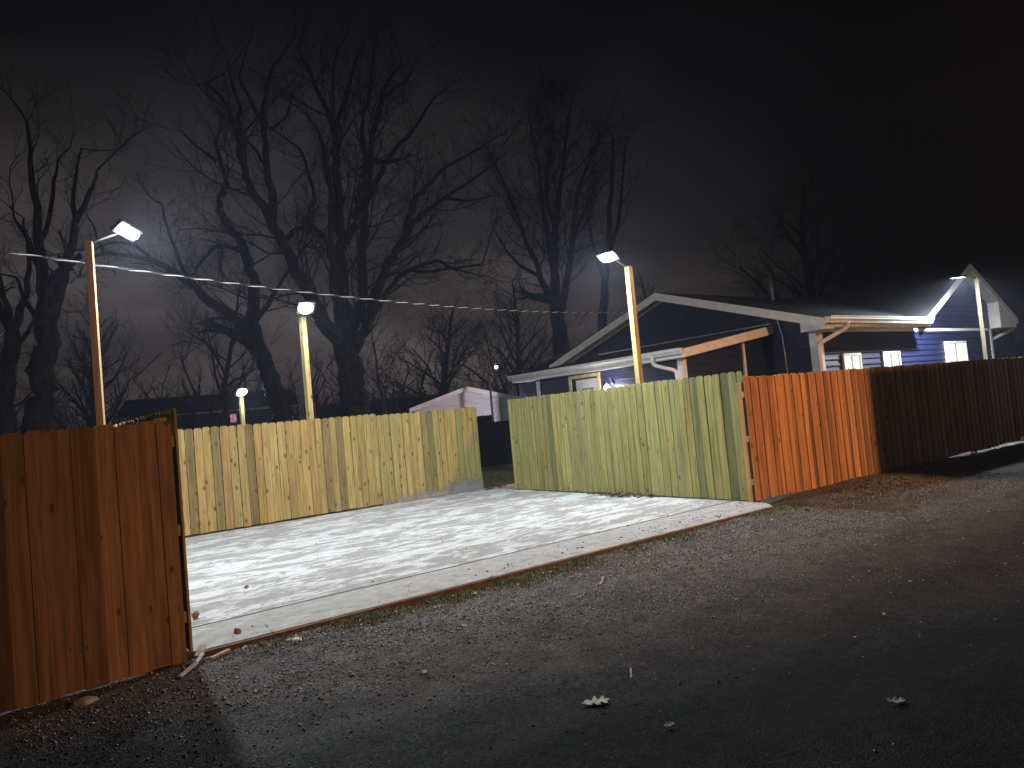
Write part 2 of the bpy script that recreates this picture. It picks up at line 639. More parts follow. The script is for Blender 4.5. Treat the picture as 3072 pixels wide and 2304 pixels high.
def fence(name, label, p0, p1, n, height, colours, zbot, width=.138, style='flat', posts=True, gap=.004, ztop=None, seam=None, gray=.1, cut=.028, rail_side=-1, lean=.002, depth=.005, var=.08, lap=.014):
    p0, p1 = Vector((*p0, 0)), Vector((*p1, 0))
    L = (p1-p0).length
    d = (p1-p0)/L
    n = Vector((*n, 0)).normalized()
    t = thing(name, label, 'fence', loc=((p0.x+p1.x)/2, (p0.y+p1.y)/2, zbot(L/2)))
    b = MB()
    s = 0.0
    k = 0
    while s < L-.02:
        w = min(width*random.uniform(.96, 1.03), L-s)
        c = colours(s, k)
        if random.random() < gray:
            g = random.uniform(.55, .8)
            c = (c[0]*g*.85, c[1]*g*.92, c[2]*g*1.05)
        b.tint = jit(c, var)
        b.rnd = random.random()
        off = random.uniform(0, depth)
        if style == 'lap':
            off += lap*(k % 2)
        q = p0+d*s+n*off
        zb = zbot(s)+random.uniform(0, .012)
        zt = (ztop(s) if ztop else zbot(s)+height)+random.uniform(-.008, .008)
        if seam and abs(s-seam) < .02:
            gap_here = .012
        board(b, (q.x, q.y), d, n, w, zb, zt, .017, cut, random.uniform(-lean, lean))
        s += w+(gap if style == 'flat' else -.012 if k % 2 == 0 else -.010)*random.uniform(.4, 1.3)
        k += 1
    b.build('board_panel', M['wood'], t)
    q = n*(-.028)
    for hz in (.28, height*.5, height-.26):
        b = MB()
        b.tint = jit(colours(0, 0))
        b.rnd = random.random()
        a, e = p0+q, p1+q
        b.bar((a.x, a.y, zbot(0)+hz), (e.x, e.y, zbot(L)+hz), .038, .085)
        b.build('rail', M['wood'], t)
    if posts:
        m = max(1, round(L/2.44))
        for i in range(m+1):
            b = MB()
            b.tint = jit(colours(0, 0))
            b.rnd = random.random()
            sx = min(max(L*i/m, .05), L-.05)
            c = p0+d*sx+n*(-.095)
            b.bar((c.x, c.y, -.3), (c.x, c.y, (ztop(sx) if ztop else zbot(sx)+height)-.07), .09, .09, up=tuple(d))
            b.build('fence_post', M['wood'], t)
    return t

pick = lambda P: (lambda s, k: random.choice(P))
# the near one along the alley, cut by the photo's left edge
fence('alley_fence', 'nearest brown wooden fence at the left edge, dim orange light on wide boards', (-3.6, 5.62), (1.10, 5.99), (.08, -1), 1.83, pick(DARK_CEDAR),
      lambda s: -.085+.012*s, .150, 'lap', True, gray=.05, lean=.0005, depth=.003, var=.20, lap=.006)
# short return at the slab's left side, seen almost end-on
fence('return_fence', 'green-grey fence seen almost end-on behind the nearest brown fence', (1.13, 5.98), (1.04, 13.40), (1, 0), 1.88, pick(GREEN), lambda s: .015)
def yellow_cols(s, k):
    t = (s-3.2)/2.4+random.uniform(-.2, .2)
    t = min(.85, max(0, t))
    a, g = random.choice(YELLOW), random.choice(GREEN)
    return tuple(p*(1-t)+q*t for p, q in zip(a, g))
fence('back_fence', 'yellow pine fence along the back of the concrete slab, greyed at its foot', (1.10, 13.47), (8.83, 13.47), (0, -1), 1.85, yellow_cols,
      lambda s: .03 if s < 5.19 else .005, .138, 'flat', True, .010, gray=.12, depth=.009, var=.10)
fence('side_fence', 'pale green treated fence between the slab and the blue house', (9.03, 12.49), (9.03, 6.50), (-1, 0), 1.93, pick(GREEN), lambda s: .012, .138, 'flat', True, .012, gray=.06, depth=.010, var=.11)
def alley_far_bot(s):
    return .02-.002*s+(.075 if 9.4 < s < 10.9 else .055 if 11.2 < s < 14 else .012*math.sin(s*3.1))
fence('lane_fence', 'orange-lit fence of overlapping boards running away along the gravel alley', (8.93, 6.42), (33.5, 5.85), (-.02, -1), 1.83, pick(CEDAR), alley_far_bot,
      .115, 'lap', True, ztop=lambda s: 1.845+.002*s, gray=.08, cut=.016)

def dark_fence():
    t = thing('garden_fence', 'dark unlit fence in the gap beyond the grass', 'fence', loc=(10, 19.8, 0))
    b = MB()
    for k in range(74):
        x = 4.2+.142*k
        b.tint = (.030, .026, .024)
        b.rnd = random.random()
        top = 1.68 if x < 13.55 else 1.44
        board(b, (x, 19.8), Vector((1, 0, 0)), Vector((0, -1, 0)), .139, -.06, top+random.uniform(-.006, .006), .018)
    b.build('board_panel', M['dark_wood'], t)
    for z in (.28, .80, 1.26):
        b = MB()
        b.box((4.2, 19.735, z), (14.7, 19.778, z+.09))
        b.build('rail', M['dark_wood'], t)
    for x in (6.6, 9.05, 11.5, 13.5, 14.6):
        b = MB()
        b.box((x, 19.82, -.1), (x+.09, 19.91, 1.4))
        b.build('fence_post', M['dark_wood'], t)
dark_fence()

# grey cement splash at the foot of the right half of the back fence
def splash():
    m, nt, b = new_mat('cement_splash')
    h = NT(nt)
    p = h.coord()
    c = h.mix(h.noise(p, 14, 5), (.25, .25, .23), (.42, .42, .40))
    h.L(c, b.inputs['Base Color'])
    sep = h.N('ShaderNodeSeparateXYZ')
    h.L(p, sep.inputs[0])
    ramp = h.range(sep.outputs[0], 6.3, 8.8, .10, .36)
    edge = h.math('ADD', ramp, h.math('MULTIPLY', h.math('SUBTRACT', h.noise(p, 2.6, 7, .66, .6), .5), .75))
    a = h.range(h.math('SUBTRACT', edge, sep.outputs[2]), -.03, .22, 0, .75)
    h.L(a, b.inputs['Alpha'])
    return m
SPLASH = splash()
def build_splash():
    t = [o for o in COL.objects if o.name == 'back_fence'][0]
    b = MB()
    b.box((6.34, 13.440, .010), (8.82, 13.4425, .75))
    b.build('cement_stain', SPLASH, t)
build_splash()

# ------------------------------------------------------------------ lamps on posts
def lamp_post(label, x, y, top, head, aim, tilt, modules=1, yaw=0.0, zbase=-.2, power=1.0, mat=None, cat='lamp post', wood=None, size=.088, dome=.045, lens=(.135, .075)):
    t = thing('lamp_post', label, cat, 'floodlights on square wooden posts', (x, y, 0))
    b = MB()
    b.tint = jit(wood or (.56, .44, .19), .05)
    b.rnd = random.random()
    s = size/2
    cy, sy = math.cos(yaw), math.sin(yaw)
    prof = [(-s, -s), (s, -s), (s, s), (-s, s)]
    b.add([(x+a*cy-c*sy, y+a*sy+c*cy, z) for z in (zbase, top) for a, c in prof],
          [(3, 2, 1, 0), (4, 5, 6, 7), (0, 1, 5, 4), (1, 2, 6, 5), (2, 3, 7, 6), (3, 0, 4, 7)])
    b.build('post', M['wood'], t)
    H = Vector(head)
    a = Vector((aim[0], aim[1], 0)).normalized()
    f = (a*math.cos(tilt)+Vector((0, 0, -1))*math.sin(tilt)).normalized()   # direction the lens faces
    side = a.cross(Vector((0, 0, 1))).normalized()
    up = side.cross(f).normalized()
    b = MB()
    root = Vector((x, y, top-.03))
    b.tube([root, root+(H-root)*.5+Vector((0, 0, .02)), H-f*.03], .013, 8)
    b.build('bracket', M['grey_metal'], t, True)
    b = MB()
    w, hgt, th = lens[0]+.02, max(.065, lens[1]+.012), .022
    if modules == 3:
        w = .10
    c = H-f*.026
    vs = []
    for k in (-1, 1):
        for p, q in ((-w, -hgt), (w, -hgt), (w, hgt), (-w, hgt)):
            vs.append(c+side*p+up*q+f*(k*th))
    b.add(vs, [(0, 1, 2, 3), (7, 6, 5, 4), (0, 4, 5, 1), (1, 5, 6, 2), (2, 6, 7, 3), (3, 7, 4, 0)])
    if modules == 3:
        for k in (-1, 1):
            cc = H+side*k*.20-f*.03
            vs = []
            for e in (-1, 1):
                for p, q in ((-.075, -hgt), (.075, -hgt), (.075, hgt), (-.075, hgt)):
                    vs.append(cc+side*p+up*q+f*(e*th))
            b.add(vs, [(0, 1, 2, 3), (7, 6, 5, 4), (0, 4, 5, 1), (1, 5, 6, 2), (2, 6, 7, 3), (3, 7, 4, 0)])
        cs = [H+side*k*.155 for k in (-1, 0, 1)]
        rs = [(.066, .058)]*3
    else:
        cs, rs = [H], [lens]
    hd = b.build('lamp_head', M['dark_metal'], t, bevel=.004)
    for c0, (ra, rb) in zip(cs, rs):
        b = MB()
        rings = []
        for e in range(4):
            q = e/3*math.pi/2
            rr, dd = math.cos(q), math.sin(q)*dome
            if e == 3:
                rings.append([c0+f*dd])
            else:
                rings.append([c0+side*(ra*rr*math.cos(u))+up*(rb*rr*math.sin(u))+f*dd for u in [2*math.pi*k/14 for k in range(14)]])
        vs = [p for r in rings for p in r]
        fs = []
        for e in range(2):
            for k in range(14):
                fs.append((e*14+k, e*14+(k+1) % 14, (e+1)*14+(k+1) % 14, (e+1)*14+k))
        fs += [(28+k, 28+(k+1) % 14, 42) for k in range(14)]
        b.add(vs, fs)
        b.build('led_lens', mat or M['led'], hd)
    return t

led = lambda k: emit('led_lens_glow', (.86, .94, 1.0), k)
lamp_post('lamp on a tall brownish post standing behind the nearest fence, three-lens head', 1.02, 9.55, 4.10, (1.46, 9.64, 4.27), (.80, -.50), math.radians(50), 3, -.38,
          mat=led(2900), wood=(.44, .31, .16), size=.074)
lamp_post('lamp on a yellow post behind the back fence, its lens facing the alley', 5.02, 13.60, 3.93, (4.99, 13.28, 4.02), (-.05, -1), math.radians(46), 1, .25, mat=led(640), size=.102, lens=(.145, .135))
lamp_post('lamp on a yellow post in front of the blue house, lens facing the slab', 9.16, 8.70, 4.02, (8.70, 8.72, 4.16), (-.95, -.18), math.radians(58), 1, .0, mat=led(1900), size=.098, lens=(.165, .105))
lamp_post('lamp on a brown post beside the front gable of the blue house', 20.92, 7.6, 4.08, (19.80, 7.6, 4.02), (.62, .78), math.radians(86), 1, .3, mat=led(6500), wood=(.05, .04, .025), dome=.008, lens=(.16, .085))
lamp_post('lamp on a short bright yellow post, tiny and far behind the back fence', 7.42, 27.0, 3.25, (7.40, 26.75, 3.33), (.3, -1), math.radians(40), 1, .2, mat=led(420), size=.13, lens=(.20, .17))

# ------------------------------------------------------------------ sodium street lamp on the utility pole behind the camera
def street_lamp():
    t = thing('street_lamp', 'sodium street lamp on a pole across the alley behind the viewer', 'street lamp', loc=(12.0, -8.2, 0))
    b = MB()
    b.tube([(12.0, -8.2, -.2), (12.0, -8.2, 8.6)], [.15, .11], 12)
    b.build('pole', M['stick'], t, True)
    b = MB()
    b.tube([(12.0, -8.15, 7.2), (12.0, -7.6, 7.45), (12.0, -7.05, 7.3)], .03, 8)
    b.build('bracket', M['grey_metal'], t, True)
    b = MB()
    b.tube([(12.0, -7.12, 7.36), (12.0, -7.05, 7.22), (12.0, -6.98, 7.06)], [.05, .13, .16], 14)
    b.build('lamp_head', M['dark_metal'], t, True)
    ld = bpy.data.lights.new('sodium_light', 'SPOT')
    ld.energy = SODIUM
    ld.color = (1.0, .50, .23)
    ld.spot_size = math.radians(72)
    ld.spot_blend = .85
    ld.shadow_soft_size = .11
    lo = bpy.data.objects.new('sodium_light', ld)
    p = Vector((12.0, -6.95, 7.0))
    lo.location = p
    lo.rotation_euler = (Vector((9.0, 6.2, 1.4))-p).to_track_quat('-Z', 'Y').to_euler()
    link(lo)
    lo.parent = t
    lo.matrix_parent_inverse = Matrix.Translation(t.location).inverted()
    # added unseen slabs that cut the lamp's light on fence and gravel
    c = thing('light_blocker', 'added unseen slabs behind the viewer that cut the street lamp light', 'light_blocker', loc=(14.5, -3.2, 0))
    b = MB()
    b.slab([(12.06, -3.0, 5.48), (18.5, -3.0, 5.48), (18.5, -4.6, 5.50), (12.06, -4.6, 5.50)], .08)
    b.box((12.06, -3.03, 4.86), (18.5, -3.0, 5.50))
    b.slab([(5.6, -2.4, 4.9), (8.1, -3.16, 4.9), (8.94, -3.62, 4.9), (9.2, -3.96, 4.9), (12.0, -4.80, 4.9), (12.0, -6.6, 4.9), (5.6, -6.0, 4.9)], .1)
    b.build('roof', M['dark_wood'], c)  # holds only the added light-cutting slabs
    for x in (16.3, 18.4):
        for y in (-3.2, -4.5):
            b = MB()
            b.box((x-.05, y-.05, -.2), (x+.05, y+.05, 5.40))
            b.build('post', M['dark_wood'], c)
SODIUM = 7600
street_lamp()

def far_street_lamp():
    t = thing('street_lamp', 'second street lamp farther along the alley, beyond the right edge', 'street lamp', loc=(27.0, -13.0, 0))
    b = MB()
    b.tube([(27.0, -13.0, -.2), (27.0, -13.0, 8.2)], [.15, .11], 12)
    b.build('pole', M['stick'], t, True)
    b = MB()
    b.tube([(27.0, -12.9, 7.6), (27.0, -12.0, 7.8), (27.0, -11.4, 7.6)], .03, 8)
    b.build('bracket', M['grey_metal'], t, True)
    b = MB()
    b.tube([(27.0, -11.5, 7.68), (27.0, -11.35, 7.60), (27.0, -11.2, 7.52)], [.08, .16, .17], 14)
    b.build('lamp_head', M['dark_metal'], t, True)
    ld = bpy.data.lights.new('street_light', 'POINT')
    ld.energy = 480
    ld.color = (1.0, .82, .58)
    ld.shadow_soft_size = .1
    lo = bpy.data.objects.new('street_light', ld)
    lo.location = (27.0, -11.1, 7.2)
    link(lo)
    lo.parent = t
    lo.matrix_parent_inverse = Matrix.Translation(t.location).inverted()
far_street_lamp()


# ------------------------------------------------------------------ siding helper
def lap_siding(b, origin, d, n, z0, z1, extent, lap=.15, proud=.024):
    """rows of lap siding on the plane through origin along d with outward normal n; extent(z) -> (s0, s1)"""
    o, d, n = Vector(origin), Vector(d), Vector(n)
    z = z0
    while z < z1-.01:
        zt = min(z+lap, z1)
        a0, a1 = extent(z)
        c0, c1 = extent(zt)
        if a1-a0 < .03:
            break
        P = lambda s, zz, k: o+d*s+n*k+Vector((0, 0, zz))
        vs = [P(a0, z, 0), P(a1, z, 0), P(a0, z, proud), P(a1, z, proud), P(a0, z+.022, proud+.001), P(a1, z+.022, proud+.001), P(c0, zt, .002), P(c1, zt, .002)]
        b.add(vs, [(0, 1, 3, 2), (2, 3, 5, 4), (4, 5, 7, 6)])
        z = zt

def window(parent, o, d, n, w, h, z, frame_mat, pane_mat, latch=True):
    """two-light sliding window standing 3 cm proud of the siding"""
    o, d, n = Vector(o), Vector(d), Vector(n)
    P = lambda s, zz, k: o+d*s+n*k+Vector((0, 0, zz))
    def bx(b, s0, s1, a0, a1, k0, k1):
        b.add([P(s, q, k) for k in (k0, k1) for s, q in ((s0, a0), (s1, a0), (s1, a1), (s0, a1))],
              [(0, 1, 2, 3), (7, 6, 5, 4), (0, 4, 5, 1), (1, 5, 6, 2), (2, 6, 7, 3), (3, 7, 4, 0)])
    b = MB()
    f = .055
    bx(b, 0, w, z, z+f, .0, .055)
    bx(b, 0, w, z+h-f, z+h, .0, .055)
    bx(b, 0, f, z+f, z+h-f, .0, .053)
    bx(b, w-f, w, z+f, z+h-f, .0, .053)
    fr = b.build('window', frame_mat, parent)
    for k, (s0, s1) in enumerate(((f, w*.46), (w*.46+.035, w-f))):
        b = MB()
        bx(b, s0+.012, s1-.012, z+f+.01, z+h-f-.01, .020, .026)
        b.build('pane', pane_mat if k == 0 else M['pane_cream'], fr)
    b = MB()
    bx(b, w*.46, w*.46+.035, z+f, z+h-f, .0, .045)
    b.build('sash_bar', M['grey_metal'], fr)
    if latch:
        b = MB()
        bx(b, w*.20, w*.30, z+f+.01, z+f+.20, .028, .034)
        bx(b, w*.22, w*.28, z+f+.20, z+f+.24, .028, .033)
        b.build('sill_bottle', M['stone_tan'], fr)

def downspout(parent, pts, r=.042):
    b = MB()
    P = [Vector(p) for p in pts]
    # rounded corners
    Q = [P[0]]
    for i in range(1, len(P)-1):
        a = (P[i-1]-P[i]).normalized()*.09
        c = (P[i+1]-P[i]).normalized()*.09
        for t in (0, .25, .5, .75, 1):
            Q.append(P[i]+a*(1-t)**2+c*t*t)
    Q.append(P[-1])
    b.tube(Q, r, 8)
    return b.build('downspout', M['trim'], parent, True)

def gutter(parent, p0, p1, n, size=.125):
    p0, p1, n = Vector(p0), Vector(p1), Vector(n).normalized()
    prof = [(0, 0), (.0, -1), (.62, -1), (.72, -.72), (.95, -.42), (.95, -.14), (1.05, -.10), (1.05, 0), (.98, 0), (.98, -.06), (.88, -.10), (.86, -.40), (.64, -.68), (.56, -.92), (.06, -.92), (.06, 0)]
    vs = [p+n*(a*size)+Vector((0, 0, c*size)) for p in (p0, p1) for a, c in prof]
    m = len(prof)
    b = MB()
    b.add(vs, [(i, (i+1) % m, (i+1) % m+m, i+m) for i in range(m)]+[tuple(range(6)), tuple(range(m, m+6))])
    return b.build('gutter', M['trim'], parent)

def build_house():
    H = thing('blue_house', 'navy blue house with white trim and lit windows behind the fences', 'house', loc=(19, 12, 0))
    X0, Y0 = 15.4, 9.0
    ridge_y, ridge_z = 13.35, 4.62
    ey0, ey1, ez = 8.52, 18.25, 3.12
    slope = (ridge_z-ez)/(ridge_y-ey0)
    und = lambda y: ridge_z-abs(y-ridge_y)*slope-.16
    # gable wall facing the slab
    b = MB()
    def ext_gable(z):
        half = (ridge_z-.16-z)/slope
        return (max(Y0, ridge_y-half), min(17.8, ridge_y+half))
    lap_siding(b, (X0, 0, 0), (0, 1, 0), (-1, 0, 0), .1, 4.44, ext_gable)
    b.box((X0+.004, Y0+.02, .0), (X0+.12, 17.78, 2.9))
    b.build('gable_wall', M['navy'], H)
    # wall along the alley
    b = MB()
    lap_siding(b, (0, Y0, 0), (1, 0, 0), (0, -1, 0), .1, 2.96, lambda z: (X0, 25.3))
    b.box((X0+.13, Y0+.004, 0), (25.28, Y0+.12, 2.9))
    b.build('side_wall', M['navy'], H)
    b = MB()
    b.box((25.18, Y0+.13, 0), (25.3, 21.5, 2.9))
    b.box((16.1, 21.4, 0), (25.17, 21.5, 2.75))
    b.build('rear_wall', M['navy'], H)
    # main roof
    b = MB()
    b.slab([(15.02, ey0, ez), (20.12, ey0, ez), (20.12, ridge_y, ridge_z), (15.02, ridge_y, ridge_z)], .05)
    zz = ez+(9.4-ey0)*slope
    b.slab([(20.121, 9.4, zz), (25.7, 9.4, zz), (25.7, ridge_y, ridge_z), (20.121, ridge_y, ridge_z)], .05)
    b.slab([(15.02, ridge_y, ridge_z-.001), (16.0, ridge_y, ridge_z-.001), (16.0, ey1, ez-.001), (15.02, ey1, ez-.001)], .05)
    b.slab([(16.0, ridge_y+.002, ridge_z+.004), (25.7, ridge_y+.002, ridge_z+.004), (25.7, 22.1, 2.93), (16.0, 22.1, 2.93)], .06)
    rf = b.build('roof', M['shingle'], H)
    b = MB()
    b.tube([(19.25, 12.5, 4.2), (19.25, 12.5, 5.14)], .055, 10)
    b.build('vent_pipe', M['grey_metal'], rf, True)
    # soffits of the rake overhang
    b = MB()
    for y0, y1 in ((ey0, ridge_y), (ey1, ridge_y)):
        z0 = ez if y0 == ey0 else ez
        b.slab([(15.06, y0, z0-.13), (15.395, y0, z0-.13), (15.395, y1, ridge_z-.13), (15.06, y1, ridge_z-.13)], .02)
    b.slab([(15.4, ey0+.03, ez-.16), (20.1, ey0+.03, ez-.16), (20.1, Y0-.01, ez-.16), (15.4, Y0-.01, ez-.16)], .02)
    b.build('soffit', M['soffit'], H)
    for y0 in (ey0, ey1):
        b = MB()
        p, q = Vector((15.035, y0, ez-.055)), Vector((15.035, ridge_y, ridge_z-.055))
        sgn = 1 if y0 < ridge_y else -1
        b.add([(15.02+a, y, z) for a in (0, -.025) for y, z in ((y0, ez-.21), (y0, ez+.0), (ridge_y, ridge_z+.0), (ridge_y, ridge_z-.21))],
              [(0, 1, 2, 3), (7, 6, 5, 4), (0, 4, 5, 1), (1, 5, 6, 2), (2, 6, 7, 3), (3, 7, 4, 0)])
        b.build('rake_board', M['trim'], H)
        b = MB()
        e = y0+sgn*.62
        zt = ez+.40*slope
        b.add([(x, y, z) for x in (15.05, 15.39) for y, z in ((y0, ez-.24), (e, ez-.24), (e, ez+.62*slope-.22), (y0, ez-.10))],
              [(0, 1, 2, 3), (7, 6, 5, 4), (0, 4, 5, 1), (1, 5, 6, 2), (2, 6, 7, 3), (3, 7, 4, 0)])
        b.build('eave_return', M['trim'] if y0 < ridge_y else M['soffit'], H)
    b = MB()      # J-trim under the gable soffit
    for y0 in (9.05, 17.75):
        b.bar((15.375, y0, und(y0)-.02), (15.375, ridge_y, und(ridge_y)-.02), .03, .035)
    b.build('gable_trim', M['soffit'], H)
    b = MB()
    b.box((15.4, ey0, ez-.20), (20.15, ey0+.025, ez-.03))
    b.build('fascia', M['trim'], H)
    b = MB()
    b.box((15.62, Y0-.03, 2.865), (25.1, Y0-.018, 2.945))
    b.build('frieze_trim', M['trim'], H)
    gutter(H, (15.03, ey0-.001, ez+.03), (20.1, ey0-.001, ez+.03), (0, -1, 0), .15)
    downspout(H, [(15.78, 8.42, 3.02), (15.78, 8.42, 2.90), (15.33, 8.90, 2.58), (15.33, 8.90, .1)], .05)
    b = MB()
    b.box((15.36, 8.955, .05), (15.62, 8.982, 2.93))
    b.box((15.36, 8.982, .05), (15.381, 9.14, 2.93))
    b.build('corner_board', M['trim'], H)
    window(H, (16.40, Y0-.017, 0), (1, 0, 0), (0, -1, 0), .82, .62, 1.72, M['trim'], M['pane'])
    window(H, (18.30, Y0-.017, 0), (1, 0, 0), (0, -1, 0), .90, .62, 1.72, M['trim'], M['pane'])
    window(H, (21.95, Y0-.017, 0), (1, 0, 0), (0, -1, 0), 1.38, .78, 1.78, M['trim'], M['pane_cream'], False)
    # thin conduit and cable loop on the gable wall
    b = MB()
    b.tube([(15.36, 10.12, 3.46), (15.345, 9.98, 3.44), (15.34, 9.90, 3.32), (15.34, 9.80, 2.9), (15.34, 9.74, 1.0)], .020, 8)
    b.build('conduit', M['grey_metal'], H, True)
    b = MB()
    b.tube([(15.35, 12.6, 4.05), (15.34, 12.75, 3.75), (15.34, 12.45, 3.45), (15.34, 12.1, 3.62), (15.34, 12.2, 3.95), (15.345, 12.5, 4.06)], .009, 6)
    b.build('cable_loop', M['dark_metal'], H, True)
    # cross gable facing the alley
    cx, cz, fy = 23.5, 4.82, 8.66
    hw, cez = 3.15, 3.22
    cs = (cz-cez)/hw
    b = MB()
    lap_siding(b, (0, Y0-.003, 0), (1, 0, 0), (0, -1, 0), 2.99, cz-.2, lambda z: (max(20.9, cx-(cz-.16-z)/cs), min(25.3, cx+(cz-.16-z)/cs)))
    b.build('front_gable_wall', M['navy'], H)
    b = MB()
    for sg in (-1, 1):
        b.slab([(cx, fy, cz), (cx+sg*hw, fy, cez), (cx+sg*hw, 13.4, cez), (cx, 13.4, cz)], .05)
    b.build('front_gable_roof', M['shingle'], H)
    b = MB()
    for sg in (-1, 1):
        b.slab([(cx, fy+.02, cz-.14), (cx+sg*hw, fy+.02, cez-.14), (cx+sg*hw, Y0-.006, cez-.14), (cx, Y0-.006, cz-.14)], .02)
    b.build('front_gable_soffit', M['soffit'], H)
    for sg in (-1, 1):
        b = MB()
        b.add([(x, fy+k, z) for k in (0, -.025) for x, z in ((cx, cz-.19), (cx, cz), (cx+sg*hw, cez), (cx+sg*hw, cez-.19))],
              [(0, 1, 2, 3), (7, 6, 5, 4), (0, 4, 5, 1), (1, 5, 6, 2), (2, 6, 7, 3), (3, 7, 4, 0)])
        b.build('rake_board', M['trim'], H)
    b = MB()
    b.add([(x, y, z) for y in (fy+.02, Y0-.004) for x, z in ((25.34, 2.93), (cx+hw-.05, 2.93), (cx+hw-.05, cez-.13), (25.34, cez+.50))],
          [(0, 1, 2, 3), (7, 6, 5, 4), (0, 4, 5, 1), (1, 5, 6, 2), (2, 6, 7, 3), (3, 7, 4, 0)])
    b.build('eave_return', M['trim'], H)
    b = MB()
    b.box((25.22, 8.965, .05), (25.36, 8.982, 2.93))
    b.box((25.31, 8.982, .05), (25.335, 9.12, 2.93))
    b.build('corner_board', M['trim'], H)
    gutter(H, (cx+hw, 8.7, cez-.02), (cx+hw, 13.2, cez-.02), (1, 0, 0), .14)
    b = MB()
    b.box((25.36, 9.02, 2.90), (cx+hw-.005, 13.2, 2.915))
    b.build('side_soffit', M['soffit'], H)
    downspout(H, [(26.70, 8.80, 3.05), (26.70, 8.80, 2.90), (25.42, 9.22, 2.50), (25.40, 9.22, .1)], .05)

    # extension with a shed roof, facing the slab
    EX = 12.3
    b = MB()
    lap_siding(b, (EX, 0, 0), (0, 1, 0), (-1, 0, 0), .1, 2.52, lambda z: (10.35, 15.55))
    b.box((EX+.004, 10.37, 0), (EX+.1, 15.53, 2.5))
    b.build('extension_wall', M['navy'], H)
    b = MB()
    lap_siding(b, (0, 10.35, 0), (1, 0, 0), (0, -1, 0), .1, 3.06, lambda z: (EX if z < 2.55 else EX+(z-2.5)/.17, 15.38))
    b.box((EX+.11, 10.354, 0), (15.38, 10.44, 2.5))
    b.build('extension_side_wall', M['navy'], H)
    b = MB()
    b.box((EX+.11, 15.45, 0), (15.38, 15.55, 2.5))
    b.build('extension_back_wall', M['navy'], H)
    b = MB()
    b.box((16.1, 17.9, 0), (16.2, 21.39, 2.75))
    b.build('wing_wall', M['navy'], H)
    b = MB()
    b.tube([(16.1, 20.6, 1.98), (15.98, 20.6, 2.0), (15.88, 20.6, 1.95)], [.05, .02, .03], 10)
    b.tube([(15.86, 20.6, 1.96), (15.86, 20.6, 1.985)], [.16, .05], 16)
    ys = b.build('yard_sconce', M['dark_metal'], H, True)
    b = MB()
    b.tube([(15.86, 20.6, 1.95), (15.86, 20.6, 1.89), (15.86, 20.6, 1.83)], [.03, .06, .065], 12)
    b.build('glass_shade', M['yard_glass'], ys, True)
    b = MB()
    b.slab([(12.0, 10.06, 2.69), (15.385, 10.06, 3.20), (15.385, 16.3, 3.20), (12.0, 16.3, 2.69)], .045)
    b.build('extension_roof', M['shingle'], H)
    b = MB()
    b.add([(x, 10.06-k, z) for k in (0, .025) for x, z in ((12.0, 2.50), (15.36, 2.985), (15.36, 3.19), (12.0, 2.685))],
          [(0, 1, 2, 3), (7, 6, 5, 4), (0, 4, 5, 1), (1, 5, 6, 2), (2, 6, 7, 3), (3, 7, 4, 0)])
    b.build('rake_board', M['trim'], H)
    b = MB()
    b.slab([(12.02, 10.09, 2.50), (15.36, 10.09, 2.985), (15.36, 10.34, 2.985), (12.02, 10.34, 2.50)], .015)
    b.slab([(12.02, 10.35, 2.515), (12.29, 10.35, 2.515), (12.29, 16.28, 2.515), (12.02, 16.28, 2.515)], .015)
    b.build('extension_soffit', M['soffit'], H)
    b = MB()
    b.bar((15.365, 10.1, 3.235), (15.365, 16.2, 3.235), .02, .03)
    b.build('flashing', M['grey_metal'], H)
    b = MB()
    b.box((11.975, 10.06, 2.50), (11.998, 16.3, 2.665))
    b.build('fascia', M['trim'], H)
    gutter(H, (11.974, 10.04, 2.705), (11.974, 16.34, 2.705), (-1, 0, 0), .125)
    downspout(H, [(11.91, 10.86, 2.60), (11.91, 10.86, 2.42), (12.235, 10.48, 2.24), (12.235, 10.48, .1)], .047)
    for y0, y1 in ((10.33, 10.47), (15.42, 15.56)):
        b = MB()
        b.box((EX-.04, y0, .05), (EX-.018, y1, 2.50))
        if y0 < 11:
            b.box((EX-.018, 10.325, .05), (EX+.10, 10.347, 2.50))
        b.build('corner_board', M['trim'], H)
    b = MB()
    b.box((14.42, 10.285, .05), (14.50, 10.33, 2.86))
    b.build('trim_post', M['trim'], H)
    b = MB()     # door with its pine frame
    for a, c in (((EX-.055, 12.98, .1), (EX-.017, 13.07, 2.47)), ((EX-.055, 14.07, .1), (EX-.017, 14.16, 2.47)), ((EX-.057, 13.07, 2.385), (EX-.017, 14.07, 2.47))):
        b.box(a, c)
    fr = b.build('door_frame', M['door_frame'], H)
    b = MB()
    b.box((EX-.030, 13.075, .1), (EX-.018, 13.90, 2.34))
    dr = b.build('door', M['door'], H)
    b = MB()
    for a, c in (((EX-.040, 13.18, 1.3), (EX-.031, 13.22, 2.16)), ((EX-.040, 13.68, 1.3), (EX-.031, 13.72, 2.16)), ((EX-.041, 13.22, 2.12), (EX-.031, 13.68, 2.16))):
        b.box(a, c)
    b.build('glass_bead', M['trim'], dr)
    b = MB()
    b.box((EX-.036, 13.225, 1.3), (EX-.031, 13.675, 2.115))
    b.build('glass', M['glass'], dr)
    b = MB()
    b.box((EX-.05, 13.93, 1.95), (EX-.03, 13.97, 2.16))
    b.build('hinge', M['dark_metal'], dr)
    # wall sconce beside the door
    b = MB()
    b.tube([(EX-.02, 12.55, 2.16), (EX-.05, 12.55, 2.17)], .055, 12)
    b.tube([(EX-.05, 12.55, 2.17), (EX-.10, 12.55, 2.28), (EX-.19, 12.55, 2.30), (EX-.24, 12.55, 2.22), (EX-.24, 12.55, 2.13)], .012, 8)
    sc = b.build('wall_sconce', M['dark_metal'], H, True)
    b = MB()
